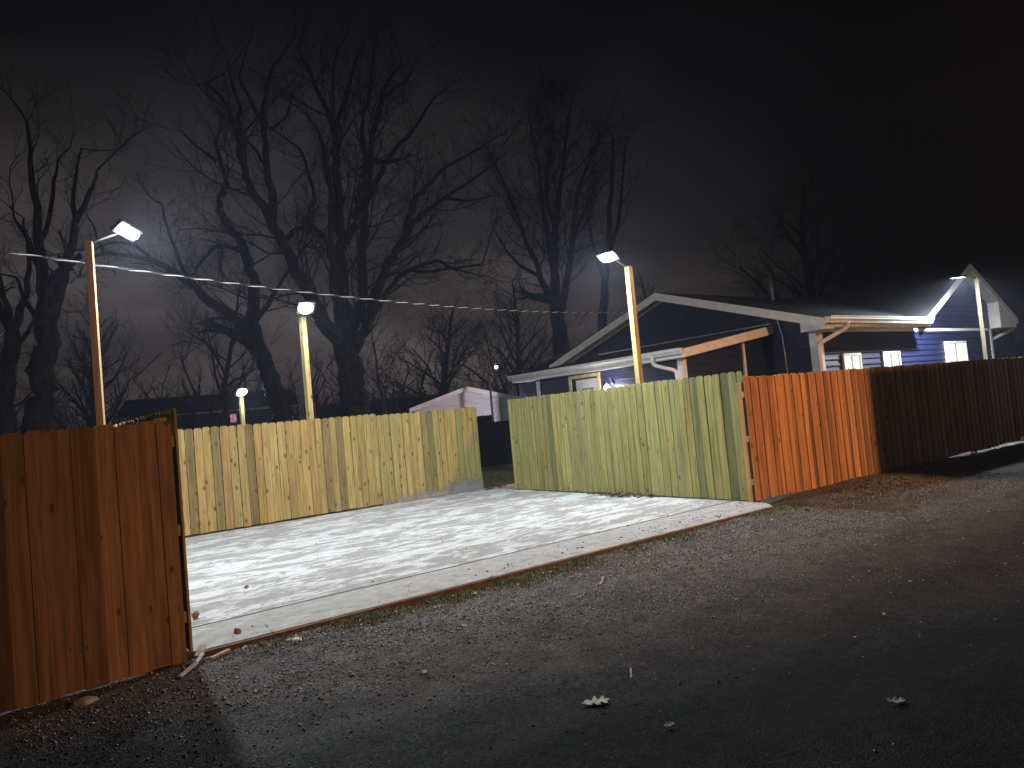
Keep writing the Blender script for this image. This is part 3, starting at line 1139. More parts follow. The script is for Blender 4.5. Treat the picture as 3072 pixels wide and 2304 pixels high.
    b.tube([(EX-.24, 12.55, 2.13), (EX-.24, 12.55, 2.08), (EX-.24, 12.55, 1.98)], [.03, .07, .095], 14)
    b.build('glass_shade', M['sconce'], sc, True)
build_house()

# ------------------------------------------------------------------ white shed, neighbours
def build_shed():
    a = math.radians(-33)
    org = Vector((13.97, 26.0, 0))
    d = Vector((math.cos(a), math.sin(a), 0))
    n = Vector((math.sin(a), -math.cos(a), 0))
    t = thing('white_shed', 'small white sided shed with a low gable beyond the dark fence', 'shed', loc=tuple(org+d*2.2))
    w, ez, pz = 4.5, 2.25, 2.95
    b = MB()
    hw = w/2
    lap_siding(b, org, d, n, 0, pz-.03, lambda z: (.12, w-.12) if z < ez-.06 else (hw-(pz-z)/(pz-ez)*hw, hw+(pz-z)/(pz-ez)*hw), .13, .014)
    bk = -n*3.0
    P = lambda s, k, z: org+d*s-n*k+Vector((0, 0, z))
    b.add([P(.12, .02, 0), P(.12, 3, 0), P(.12, 3, 2.2), P(.12, .02, 2.2), P(w-.12, .02, 0), P(w-.12, 3, 0), P(w-.12, 3, 2.2), P(w-.12, .02, 2.2)], [(0, 1, 2, 3), (4, 5, 6, 7), (1, 5, 6, 2)])
    b.build('wall', M['white_siding'], t)
    b = MB()
    b.slab([P(-.15, -.2, ez), P(hw, -.2, pz), P(hw, 3.2, pz), P(-.15, 3.2, ez)], .06)
    b.slab([P(hw, -.2, pz), P(w+.15, -.2, ez), P(w+.15, 3.2, ez), P(hw, 3.2, pz)], .06)
    b.build('roof', M['shingle'], t)
    for s0, s1 in ((-.15, hw), (w+.15, hw)):
        b = MB()
        vs = [P(s, -.2-k, z) for k in (0, .02) for s, z in ((s0, ez-.17), (s0, ez), (s1, pz), (s1, pz-.17))]
        b.add(vs, [(0, 1, 2, 3), (7, 6, 5, 4), (0, 4, 5, 1), (1, 5, 6, 2), (2, 6, 7, 3), (3, 7, 4, 0)])
        b.build('rake_board', M['trim'], t)
    b = MB()
    b.tube([(15.75, 22.9, -.1), (15.75, 22.9, 2.95)], .05, 8)
    o = b.build('service_post', M['dark_metal'], None)
    tag(o, 'thin dark post standing in front of the white shed', 'post')
build_shed()

def dark_house(name, label, org, ang, w, dep, ez, pz, lit=None, trim=False):
    a = math.radians(ang)
    org = Vector((*org, 0))
    d = Vector((math.cos(a), math.sin(a), 0))
    n = Vector((math.sin(a), -math.cos(a), 0))
    P = lambda s, k, z: org+d*s-n*k+Vector((0, 0, z))
    t = thing(name, label, 'house', loc=tuple(org+d*w/2))
    b = MB()
    b.add([P(0, 0, -.1), P(w, 0, -.1), P(w, dep, -.1), P(0, dep, -.1), P(0, 0, ez), P(w, 0, ez), P(w, dep, ez), P(0, dep, ez), P(0, dep/2, pz-.1), P(w, dep/2, pz-.1)],
          [(0, 1, 5, 4), (1, 2, 6, 9, 5), (2, 3, 7, 6), (3, 0, 4, 8, 7)])
    b.build('wall', M['brick'], t)
    b = MB()
    b.slab([P(-.4, -.5, ez-.1), P(w+.4, -.5, ez-.1), P(w+.4, dep/2, pz), P(-.4, dep/2, pz)], .12)
    b.slab([P(-.4, dep/2, pz), P(w+.4, dep/2, pz), P(w+.4, dep+.5, ez-.1), P(-.4, dep+.5, ez-.1)], .12)
    b.build('roof', M['shingle'], t)
    if trim:
        b = MB()
        q0, q1 = P(-.4, -.53, ez-.17), P(w+.4, -.53, ez-.17)
        b.bar(q0, q1, .04, .10)
        b.build('gutter', M['trim'], t)
    if lit:
        s, z, ww, hh = lit
        b = MB()
        q = [P(s+u, -.05-k, z+v) for k in (0, .03) for u, v in ((-.06, -.06), (ww+.06, -.06), (ww+.06, hh+.06), (-.06, hh+.06))]
        b.add(q, [(0, 1, 2, 3), (7, 6, 5, 4), (0, 4, 5, 1), (1, 5, 6, 2), (2, 6, 7, 3), (3, 7, 4, 0)])
        fr = b.build('window', M['stone_tan'], t)
        b = MB()
        q = [P(s+u, -.085-k, z+v) for k in (0, .01) for u, v in ((0, hh*.55), (ww, hh*.55), (ww, hh), (0, hh))]
        b.add(q, [(0, 1, 2, 3), (7, 6, 5, 4), (0, 4, 5, 1), (1, 5, 6, 2), (2, 6, 7, 3), (3, 7, 4, 0)])
        b.build('pane', M['pane_pink'], fr)
        b = MB()
        q = [P(s+u, -.085-k, z+v) for k in (0, .01) for u, v in ((0, 0), (ww, 0), (ww, hh*.50), (0, hh*.50))]
        b.add(q, [(0, 1, 2, 3), (7, 6, 5, 4), (0, 4, 5, 1), (1, 5, 6, 2), (2, 6, 7, 3), (3, 7, 4, 0)])
        b.build('shade', M['stone_tan'], fr)
dark_house('far_house', 'dark low house far off with one small pink lit window', (5.4, 40.4), -15, 8.0, 7, 3.35, 4.35, lit=(4.75, 2.05, .45, .95), trim=True)
dark_house('neighbour_house', 'unlit low house roof left of the white shed', (12.2, 31.2), -30, 6.0, 6, 2.2, 3.0)
dark_house('hidden_house', 'dark house roof at the far left below the bare trees', (-13, 34.0), 12, 11, 7, 2.3, 3.2)

def hanging_bulb():
    t = thing('hanging_bulb', 'small glowing bulb hanging in front of dark trees beyond the shed', 'light bulb', loc=(17.27, 24.53, 3.7))
    b = MB()
    b.tube([(17.27, 24.53, 3.72), (17.25, 24.53, 5.3)], .012, 6)
    b.build('cord', M['grey_metal'], t)
    b = MB()
    for k in range(1, 7):
        pass
    c = Vector((17.27, 24.53, 3.68))
    b.tube([c+Vector((0, 0, z)) for z in (-.07, -.05, 0, .05, .07)], [.01, .055, .075, .05, .02], 10)
    b.build('bulb', M['bulb'], t, True)
hanging_bulb()

# ------------------------------------------------------------------ twisted service cable
def service_cable():
    A, B = Vector((-4.2, 8.6, 4.33)), Vector((15.2, 14.55, 4.30))
    t = thing('service_cable', 'twisted overhead service cable with pale strands running to the blue house', 'cable', loc=tuple(B))
    n = 720
    d = (B-A).normalized()
    s = d.cross(Vector((0, 0, 1))).normalized()
    u = s.cross(d)
    Lc = (B-A).length
    for k, (mat, r, nm) in enumerate((('alu', .0070, 'bare_strand'), ('black_rubber', .0066, 'black_strand'), ('black_rubber', .0066, 'black_strand'))):
        b = MB()
        P = []
        for i in range(n+1):
            q = i/n
            p = A+(B-A)*q-Vector((0, 0, 1))*(.42*4*q*(1-q))
            ph = 2*math.pi*(q*Lc/.44)+k*2.094
            P.append(p+(s*math.cos(ph)+u*math.sin(ph))*.0080)
        b.tube(P, r, 5)
        b.build(nm, M[mat], t, True)
service_cable()

# ------------------------------------------------------------------ bare trees
def rot_to(d, ang, az):
    d = d.normalized()
    a = d.cross(Vector((.3, .2, .93)))
    if a.length < .05:
        a = d.cross(Vector((1, 0, 0)))
    a.normalize()
    c = d.cross(a)
    return (d*math.cos(ang)+(a*math.cos(az)+c*math.sin(az))*math.sin(ang)).normalized()

def grow(b, p, d, L, r, lvl, maxlvl, R, up=.10, rmin=.006, dens=1.0, curl=.22):
    n = 5 if lvl < 2 else 4 if lvl < 3 else 3
    P, rad = [p.copy()], [r]
    for i in range(n):
        d = (d+Vector((R.gauss(0, curl), R.gauss(0, curl), R.gauss(0, curl)*.8+up))).normalized()
        p = p+d*(L/n)
        P.append(p.copy())
        rad.append(max(rmin*.7, r*(1-.72*(i+1)/n)))
    b.tube(P, rad, 5 if r > .05 else 3, False)
    if lvl >= maxlvl:
        return
    m = max(2, int(round(R.uniform(3.2, 5.4)*dens*(L/1.3)**.5)))
    for k in range(m):
        t = R.uniform(.22, 1.0)*n
        i = min(n-1, int(t))
        q = P[i].lerp(P[i+1], t-i)
        dd = (P[i+1]-P[i]).normalized()
        rr = max(rmin, (rad[i]+(rad[i+1]-rad[i])*(t-i))*R.uniform(.45, .65))
        grow(b, q, rot_to(dd, math.radians(R.uniform(22, 58)), R.uniform(0, 6.28)), L*R.uniform(.38, .62), rr, lvl+1, maxlvl, R, up, rmin, dens, curl)

def smooth_line(pts, sub=4):
    P = [Vector(p[:3]) for p in pts]
    r = [p[3] for p in pts]
    Q, S = [], []
    for i in range(len(P)-1):
        a, b2, c, d = P[max(i-1, 0)], P[i], P[i+1], P[min(i+2, len(P)-1)]
        for k in range(sub):
            t = k/sub
            Q.append(.5*((2*b2)+(c-a)*t+(2*a-5*b2+4*c-d)*t*t+(3*b2-a-3*c+d)*t**3))
            S.append(r[i]+(r[i+1]-r[i])*t)
    Q.append(P[-1])
    S.append(r[-1])
    return Q, S

def traced_tree(label, limbs, seed, per_m=1.5, lmax=2.6, maxlvl=3, base_z=-.15, rmin=.007, dens=1.0, up=.10):
    R = random.Random(seed)
    b0 = limbs[0][0]
    t = thing('bare_tree', label, 'tree', 'bare winter trees', (b0[0], b0[1], 0))
    tr, cr = MB(), MB()
    for li, L in enumerate(limbs):
        L = list(L)
        if li == 0:
            x, y, z, r = L[0]
            L = [(x, y, base_z, r*1.35), (x, y, (z+base_z)*.45, r*1.08)]+L
        Q, S = smooth_line(L)
        Q = [q+Vector((R.gauss(0, 1), R.gauss(0, 1), R.gauss(0, .6)))*min(.04, s*.35) for q, s in zip(Q, S)]
        tr.tube(Q, S, 9 if S[0] > .12 else 6)
        tot = sum((Q[i+1]-Q[i]).length for i in range(len(Q)-1))
        acc = 0
        for i in range(len(Q)-1):
            seg = Q[i+1]-Q[i]
            acc += seg.length
            f = acc/tot
            if li == 0 or f < .12:
                continue
            k = per_m*seg.length*(.5+.9*f)
            k = int(k)+(R.random() < k-int(k))
            for _ in range(k):
                q = Q[i]+seg*R.random()
                Lb = min(lmax, max(.7, tot*R.uniform(.18, .36)*(1.2-.5*f)))
                grow(cr, q, rot_to(seg, math.radians(R.uniform(25, 62)), R.uniform(0, 6.28)), Lb, max(rmin*1.6, min(S[i]*.45, Lb*.016)), 1, maxlvl, R, up, rmin, dens)
        grow(cr, Q[-1], Q[-1]-Q[-2], min(lmax, 1.8), S[-1], 1, maxlvl, R, up, rmin, dens)
    tr.build('trunk', M['bark'], t, True)
    cr.build('crown', M['bark'], t)
    return t

def wild_tree(name, label, x, y, h, r, seed, forks=5, maxlvl=4, spread=.5, up=.12, rmin=.008, dens=1.0, group='bare winter trees', low=.25, cat='tree'):
    R = random.Random(seed)
    t = thing(name, label, cat, group, (x, y, 0))
    tr, cr = MB(), MB()
    P, rad = [], []
    p = Vector((x, y, -.15))
    d = Vector((R.gauss(0, .05), R.gauss(0, .05), 1))
    n = 9
    for i in range(n+1):
        P.append(p.copy())
        rad.append(r*(1-.86*i/n))
        d = (d+Vector((R.gauss(0, .07), R.gauss(0, .07), .05))).normalized()
        p = p+d*(h*.92/n)
    tr.tube(P, rad, 8)
    m = int(forks*4)
    for k in range(m):
        f = low+(1-low)*(k+R.random())/m
        i = min(n-1, int(f*n))
        q = P[i].lerp(P[i+1], f*n-i)
        Lb = h*spread*(1.08-f)*R.uniform(.7, 1.15)+.35
        rr = max(rmin, rad[i]*R.uniform(.35, .6))
        grow(cr, q, rot_to(Vector((0, 0, 1)), math.radians(R.uniform(28, 60)), k*2.4+R.uniform(-.5, .5)), Lb, rr, 1, maxlvl-1, R, up, rmin, dens, .17)
    tr.build('trunk', M['bark'], t, True)
    cr.build('crown', M['bark'], t)
    return t

# limb axes of the traced trees: x, y, z, radius
LIMBS_CENTRE = [
 [(8.84,20.15,1.92,0.460),(8.83,20.15,2.55,0.418),(8.81,20.16,3.40,0.388),(8.71,20.20,4.18,0.360)],
 [(8.71,20.20,4.18,0.170),(8.53,20.04,4.93,0.140),(8.38,19.88,5.99,0.119),(8.29,19.68,7.12,0.099),(8.31,19.44,8.18,0.081),(8.19,19.26,9.32,0.063),(8.04,19.09,10.04,0.046),(7.70,19.00,10.56,0.030)],
 [(8.71,20.20,4.18,0.270),(8.76,20.24,5.11,0.229),(8.82,20.28,6.09,0.198),(8.92,20.29,7.41,0.170),(8.95,20.34,8.75,0.145),(8.98,20.39,9.96,0.120),(9.04,20.42,11.08,0.096),(8.78,20.60,11.92,0.074),(8.46,20.79,13.05,0.052),(8.27,20.93,13.65,0.030)],
 [(9.02,20.39,11.07,0.110),(9.42,20.54,11.78,0.084),(9.74,20.73,12.51,0.064),(10.10,20.89,13.46,0.046),(10.55,21.00,14.44,0.030)],
 [(9.04,20.39,10.68,0.090),(8.88,19.98,11.35,0.065),(8.72,19.58,11.95,0.047),(8.74,19.09,12.88,0.030)],
 [(8.90,20.12,7.27,0.150),(9.38,20.18,8.17,0.140),(9.71,20.29,9.11,0.133),(10.00,20.43,9.87,0.126),(10.22,20.60,10.30,0.120)],
 [(8.77,20.17,3.82,0.240),(9.09,20.24,4.83,0.200),(9.42,20.30,5.71,0.171),(9.66,20.39,7.39,0.144),(9.91,20.48,8.65,0.119),(10.19,20.55,10.18,0.096),(10.53,20.59,11.50,0.073),(11.02,20.55,12.84,0.051),(11.64,20.41,13.69,0.030)],
 [(10.17,20.63,9.96,0.120),(10.26,20.96,11.34,0.083),(10.67,21.12,12.66,0.055),(11.12,21.27,14.50,0.030)],
 [(10.60,20.64,11.63,0.090),(11.24,20.79,12.74,0.061),(12.06,20.83,13.44,0.039),(12.71,20.95,14.61,0.020)],
 [(8.79,20.17,3.75,0.190),(9.23,19.70,4.88,0.160),(9.59,19.24,5.91,0.137),(9.86,18.83,6.65,0.117),(10.10,18.41,7.19,0.098),(10.48,17.91,7.72,0.080),(10.95,17.33,8.09,0.063),(11.39,16.74,8.40,0.046),(11.81,16.14,8.74,0.030)],
 [(10.29,18.65,7.36,0.110),(10.32,18.10,8.12,0.087),(10.59,17.41,8.57,0.069),(10.89,16.68,8.89,0.054),(11.18,15.93,9.01,0.039),(11.37,15.22,9.16,0.025)],
 [(10.13,20.65,9.07,0.120),(10.57,20.77,9.75,0.094),(11.21,20.77,10.76,0.074),(12.02,20.66,11.57,0.057),(12.73,20.58,12.62,0.041),(13.37,20.53,13.21,0.025)],
 [(11.00,17.42,8.12,0.060),(11.38,16.81,7.89,0.037),(11.75,16.19,7.87,0.020)],
 [(8.82,20.16,3.54,0.120),(9.39,19.71,4.89,0.099),(10.02,19.21,5.91,0.083),(10.42,18.81,6.26,0.068),(11.06,18.24,6.44,0.055),(11.26,17.92,6.17,0.042),(11.96,17.26,6.15,0.030)],
 [(10.47,18.89,6.28,0.060),(10.66,18.17,6.06,0.043),(10.92,17.39,6.01,0.031),(11.23,16.55,5.67,0.020)],
 [(8.72,20.20,3.97,0.250),(8.12,20.21,4.96,0.212),(7.54,20.19,6.03,0.184),(7.07,20.13,7.14,0.159),(6.69,20.02,7.75,0.135),(6.18,19.95,8.59,0.113),(5.95,19.79,9.32,0.091),(5.83,19.60,10.09,0.070),(5.49,19.46,10.86,0.050),(4.99,19.37,11.17,0.030)],
 [(6.72,20.11,7.77,0.150),(6.66,19.66,8.29,0.117),(6.44,19.27,9.21,0.092),(6.30,18.86,10.01,0.070),(5.92,18.52,10.50,0.050),(5.54,18.17,10.88,0.030)],
 [(6.53,19.54,9.96,0.100),(6.54,19.32,10.83,0.069),(6.73,19.05,11.74,0.046),(6.92,18.77,12.08,0.025)],
 [(6.62,19.93,9.42,0.060),(6.08,19.58,9.82,0.037),(5.70,19.17,9.94,0.020)],
 [(7.24,20.46,7.42,0.090),(7.79,20.50,7.79,0.082),(8.35,20.53,7.57,0.076),(8.67,20.65,7.39,0.070)],
 [(8.48,20.52,7.48,0.090),(8.13,20.94,8.27,0.071),(8.48,21.08,9.02,0.056),(8.33,21.42,10.47,0.043),(8.10,21.78,10.96,0.031),(7.62,22.23,11.54,0.020)],
 [(5.81,19.55,10.07,0.080),(5.99,19.71,10.80,0.055),(5.87,19.96,11.62,0.037),(5.86,20.17,12.50,0.020)],
 [(6.74,19.57,10.27,0.050),(7.42,20.02,11.01,0.033),(7.87,20.55,12.06,0.020)],
]
LIMBS_ARCHING = [
 [(7.84,23.74,2.17,0.340),(7.77,23.76,2.72,0.317),(7.62,23.81,3.36,0.300),(7.41,23.88,4.07,0.284),(7.28,23.92,4.55,0.270)],
 [(7.28,23.92,4.55,0.240),(7.17,24.05,5.58,0.207),(7.32,24.11,6.83,0.182),(7.19,24.26,7.67,0.160),(7.12,24.38,8.27,0.139),(6.65,24.62,9.12,0.119),(6.53,24.75,9.72,0.100),(6.87,24.76,10.39,0.082),(6.72,24.91,11.21,0.064),(6.69,25.02,11.78,0.047),(6.84,25.08,12.36,0.030)],
 [(6.63,24.93,11.21,0.070),(6.14,25.42,11.84,0.041),(5.79,25.86,12.48,0.020)],
 [(7.05,24.30,7.98,0.100),(6.45,24.13,8.05,0.077),(6.00,23.91,7.82,0.060),(5.55,23.68,7.30,0.044),(5.33,23.40,6.94,0.030)],
 [(6.53,24.44,8.11,0.060),(6.36,24.28,7.63,0.043),(6.32,24.09,6.98,0.031),(6.15,23.92,6.54,0.020)],
 [(7.33,23.90,4.31,0.220),(6.73,23.87,5.40,0.173),(5.66,23.94,6.31,0.138),(4.88,23.91,7.02,0.107),(3.98,23.87,7.46,0.078),(2.92,23.82,7.50,0.050)],
 [(5.68,24.04,6.33,0.090),(5.22,24.35,7.22,0.070),(5.03,24.59,8.01,0.056),(4.89,24.82,8.72,0.042),(4.83,25.04,9.58,0.030)],
 [(4.26,24.03,7.38,0.070),(3.74,23.81,7.80,0.053),(3.09,23.60,7.78,0.041),(2.57,23.36,7.48,0.030)],
 [(7.14,23.96,5.41,0.120),(7.98,24.22,6.42,0.083),(8.96,24.41,7.81,0.055),(9.96,24.56,8.93,0.030)],
 [(6.47,23.94,5.56,0.060),(5.76,23.71,5.52,0.043),(5.43,23.38,4.73,0.030)],
 [(3.10,23.80,7.52,0.050),(2.47,23.62,7.26,0.033),(2.19,23.40,6.65,0.020)],
]
LIMBS_UPRIGHT = [
 [(23.37,27.38,4.57,0.420),(23.35,27.40,5.99,0.374),(23.36,27.39,7.41,0.340)],
 [(23.36,27.39,7.41,0.280),(23.63,27.49,9.36,0.201),(24.10,27.41,12.04,0.142),(24.74,27.17,14.99,0.089),(25.38,26.92,17.97,0.040)],
 [(23.35,27.40,6.46,0.220),(22.73,27.59,8.38,0.157),(22.02,27.84,10.77,0.111),(21.30,28.08,13.14,0.069),(20.57,28.32,15.25,0.030)],
 [(23.40,27.35,5.98,0.240),(24.04,27.14,8.34,0.171),(24.67,26.90,11.22,0.119),(25.35,26.60,13.64,0.073),(26.36,25.97,15.78,0.030)],
 [(23.43,27.33,8.36,0.180),(22.76,27.03,11.09,0.118),(22.35,26.50,13.69,0.072),(21.67,26.20,16.02,0.030)],
 [(22.89,27.78,8.43,0.120),(21.25,27.81,9.30,0.068),(20.03,27.48,10.52,0.030)],
 [(23.65,27.14,10.24,0.140),(23.81,27.88,12.89,0.094),(24.64,28.05,16.04,0.060),(24.88,28.72,18.90,0.030)],
 [(24.45,26.97,10.25,0.120),(25.84,26.76,12.52,0.068),(26.74,27.00,13.95,0.030)],
]
LIMBS_SLENDER = [
 [(27.76,28.80,5.70,0.300),(27.96,28.61,7.76,0.231),(28.19,28.37,9.83,0.180),(28.53,28.03,12.67,0.134),(28.87,27.69,15.78,0.091),(28.89,27.67,16.84,0.050)],
 [(28.12,28.45,9.31,0.170),(29.02,28.01,11.91,0.112),(29.62,27.86,14.61,0.069),(30.11,27.83,16.55,0.030)],
 [(28.01,28.55,8.28,0.130),(27.37,28.48,10.85,0.073),(26.98,28.16,12.81,0.030)],
]
LIMBS_FORKED = [
 [(0.85,19.98,2.42,0.300),(0.98,19.98,3.45,0.275),(1.12,19.97,4.32,0.257),(1.13,19.97,4.88,0.240)],
 [(1.13,19.97,4.88,0.180),(1.13,20.09,5.91,0.131),(1.08,20.22,7.29,0.094),(1.05,20.35,8.82,0.061),(1.03,20.47,9.90,0.030)],
 [(1.14,19.97,4.71,0.170),(1.42,19.75,5.40,0.131),(1.66,19.53,6.26,0.103),(1.83,19.31,7.11,0.077),(2.10,19.08,7.74,0.053),(2.30,18.86,8.25,0.030)],
 [(1.12,20.17,6.04,0.090),(0.90,20.58,6.92,0.056),(0.67,20.99,7.59,0.030)],
 [(1.11,20.17,6.60,0.080),(1.42,20.55,7.77,0.051),(1.66,20.93,9.11,0.030)],
 [(1.83,19.31,7.11,0.070),(1.86,19.61,8.10,0.041),(2.09,19.89,9.15,0.020)],
 [(1.10,19.97,4.55,0.100),(0.82,20.48,5.30,0.060),(0.64,20.99,6.08,0.030)],
]
LIMBS_EDGE = [
 [(0.23,26.00,2.74,0.320),(0.46,26.00,4.32,0.251),(0.63,25.99,5.44,0.200)],
 [(0.63,25.99,5.44,0.140),(0.48,26.00,6.57,0.077),(0.30,26.00,7.69,0.030)],
 [(0.63,25.99,5.44,0.150),(0.93,25.98,6.43,0.100),(1.14,25.98,7.73,0.063),(1.06,25.98,9.03,0.030)],
 [(0.55,25.99,4.88,0.100),(1.15,26.48,5.80,0.060),(1.70,26.95,6.48,0.030)],
]
LIMBS_PYRAMID = [
 [(5.04,33.62,3.08,0.240),(5.12,33.61,4.95,0.171),(5.17,33.61,6.54,0.119),(5.23,33.60,7.94,0.073),(5.35,33.58,8.70,0.030)],
]

traced_tree('large many-stemmed bare tree in the middle, its broad trunk behind the back fence', LIMBS_CENTRE, 1, 2.4, 2.8)
traced_tree('bare tree with a long limb arching left above the back fence', LIMBS_ARCHING, 2, 2.0, 2.6)
traced_tree('tall upright bare tree rising behind the left end of the blue house', LIMBS_UPRIGHT, 3, 2.6, 3.4, rmin=.010)
traced_tree('slender bare tree just left of the lamp by the blue house', LIMBS_SLENDER, 4, 1.8, 2.6, rmin=.010)
traced_tree('forked bare tree left of the tallest lamp post', LIMBS_FORKED, 5, 1.5, 2.2)
traced_tree('bare tree cut off by the left edge of the photo', LIMBS_EDGE, 6, 1.5, 2.6)
wild_tree('bare_tree', 'pyramid shaped bare tree between the two tall yellow posts', 3.4, 33.6, 9.6, .24, 21, 8, 4, .36, .10, .010, low=.14)
wild_tree('bare_tree', 'dense dark round tree behind the white shed', 15.2, 26.9, 7.6, .24, 22, 6, 5, .50, .02, .009, low=.22)
wild_tree('bare_tree', 'twiggy tree over the left end of the house roof', 19.3, 26.2, 8.6, .22, 23, 6, 4, .44, .06, .010)
wild_tree('bare_tree', 'faint bare tree low behind the house ridge', 31.5, 27.8, 10.5, .28, 24, 5, 4, .42, .08, .012)
wild_tree('bare_tree', 'nearly black tree behind the right half of the house', 38.8, 22.7, 15.5, .40, 25, 6, 4, .46, .06, .014)
wild_tree('bare_tree', 'small twiggy tree left of the pyramid shaped tree', -.8, 26.5, 6.6, .18, 26, 6, 5, .5, .03, .009, low=.15)
wild_tree('bare_tree', 'low spreading tree at the left behind the nearest fence', -2.3, 21.5, 4.6, .15, 27, 6, 5, .55, .03, .008, low=.12)
wild_tree('bare_tree', 'thin young tree right of the broad central trunk', 12.6, 25.6, 6.6, .10, 28, 5, 4, .40, .10, .008)
wild_tree('bare_tree', 'thin young tree with pale twigs over the house roof edge', 17.9, 24.9, 6.3, .09, 29, 5, 4, .40, .08, .008)
wild_tree('bare_tree', 'bare tree with fine twigs left of the broad central trunk', 8.4, 33.5, 10.5, .22, 30, 5, 4, .40, .10, .010)

def far_wood():
    R = random.Random(50)
    b = MB()
    for k in range(170):
        a = math.radians(R.uniform(-4, 76))
        dist = R.uniform(44, 64)
        x, y = dist*math.sin(a), dist*math.cos(a)
        if y < 14:
            continue
        h = R.uniform(4, 8.5)*(1 if a < .9 else .8)
        p = Vector((x, y, -.1))
        P = [p+Vector((R.gauss(0, .12)*i, R.gauss(0, .12)*i, h*i/5)) for i in range(6)]
        b.tube(P, [.13*(1-.8*i/5) for i in range(6)], 4, False)
        for j in range(9):
            f = R.uniform(.1, .98)
            i = min(4, int(f*5))
            q = P[i].lerp(P[i+1], f*5-i)
            grow(b, q, rot_to(Vector((0, 0, 1)), math.radians(R.uniform(25, 65)), R.uniform(0, 6.28)), h*.42*(1.15-f), .035, 2, 3, R, .05, .014, .8)
    o = b.build('far_wood', M['bark'])
    o['kind'] = 'stuff'
    # undergrowth along the back of the yards
    b = MB()
    R = random.Random(51)
    for k in range(420):
        a = math.radians(R.uniform(-6, 58))
        dist = R.uniform(29, 43)
        p = Vector((dist*math.sin(a), dist*math.cos(a), -.1))
        if 2 < p.x < 14 and 33 < p.y < 41 or (11 < p.x < 20 and 22 < p.y < 36) or (p.x > 15 and p.y < 23) or p.x < -1.5 and p.y > 31:
            continue
        grow(b, p, Vector((R.gauss(0, .25), R.gauss(0, .25), 1)), R.uniform(1.6, 3.6), R.uniform(.02, .05), 1, 3, R, .12, .011, .9)
    o = b.build('brushwood', M['bark'])
    o['kind'] = 'stuff'
far_wood()

# ------------------------------------------------------------------ grass
def blades(name, n, mat, place, hmin, hmax, seed, w=.004):
    rng = np.random.default_rng(seed)
    pts = place(rng, n)
    n = len(pts)
    h = rng.uniform(hmin, hmax, n)
    a = rng.uniform(0, 6.28, n)
    lean = rng.uniform(.1, .9, n)
    dx, dy = np.cos(a), np.sin(a)
    base = pts
    s = np.stack([-dy, dx, np.zeros(n)], 1)*w
    mid = base+np.stack([dx*lean*h*.35, dy*lean*h*.35, h*.6], 1)
    tip = base+np.stack([dx*lean*h, dy*lean*h, h*(1-.35*lean)], 1)
    V = np.stack([base-s, base+s, mid+s*.7, mid-s*.7, tip], 1).reshape(-1, 3)
    k = (np.arange(n)*5)[:, None]
    F = np.concatenate([k+np.array([[0, 1, 2]]), k+np.array([[0, 2, 3]]), k+np.array([[3, 2, 4]])])
    o = big_mesh(name, V, F, mat)
    o['kind'] = 'stuff'

def edge_place(rng, n):
    x = rng.uniform(1.3, 9.3, n)
    y = 6.0-np.abs(rng.normal(0, .16, n))-.01
    dens = (np.sin(x*3.1)+np.sin(x*7.7+1)+np.sin(x*1.3+2.2))/3
    keep = rng.random(n) < np.clip(.42+.75*dens, .06, 1)*np.clip(1.25-.11*(x-1.3), .2, 1)
    x, y = x[keep], y[keep]
    z = np.array([alley_height(a, c) for a, c in zip(x, y)])-.004
    return np.stack([x, y, z], 1)
blades('edge_weeds', 30000, M['grass'], edge_place, .015, .06, 61, .0034)
blades('edge_straw', 14000, M['straw'], edge_place, .010, .035, 62, .0034)
def yard_place(rng, n):
    x = rng.uniform(9.3, 15, n)
    y = rng.uniform(14.1, 19.7, n)
    return np.stack([x, y, np.full(n, -.075)], 1)
blades('lawn_grass', 26000, M['grass'], yard_place, .03, .075, 63, .007)
def bank_place(rng, n):
    x = rng.uniform(9.2, 17, n)
    y = 6.3-np.abs(rng.normal(0, .35, n))
    z = np.array([alley_height(a, c) for a, c in zip(x, y)])-.004
    return np.stack([x, y, z], 1)
blades('bank_straw', 2600, M['straw'], bank_place, .01, .035, 64, .003)

# ------------------------------------------------------------------ loose things on the ground
def rock(name, label, cat, x, y, z, s, mat, seed, group=None):
    R = random.Random(seed)
    bm = bmesh.new()
    bmesh.ops.create_icosphere(bm, subdivisions=2, radius=1)
    ph = [R.uniform(0, 6) for _ in range(6)]
    cuts = [(Vector((R.gauss(0, 1), R.gauss(0, 1), R.gauss(0, 1))).normalized(), R.uniform(.45, .8)) for _ in range(9)]
    for v in bm.verts:
        c = v.co.copy()
        for n_, lim in cuts:
            k = c.dot(n_)
            if k > lim:
                c -= n_*(k-lim)*.9
        c *= 1+.05*math.sin(5*c.x+ph[0])+.05*math.sin(6*c.y+ph[1])
        v.co = Vector((c.x*s[0], c.y*s[1], max(c.z, -.7)*s[2]))
    me = bpy.data.meshes.new(name)
    bm.to_mesh(me)
    bm.free()
    me.materials.append(mat)
    o = bpy.data.objects.new(name, me)
    o.location = (x, y, z+s[2]*.62)
    o.rotation_euler = (0, 0, R.uniform(0, 6))
    link(o)
    return tag(o, label, cat, group)

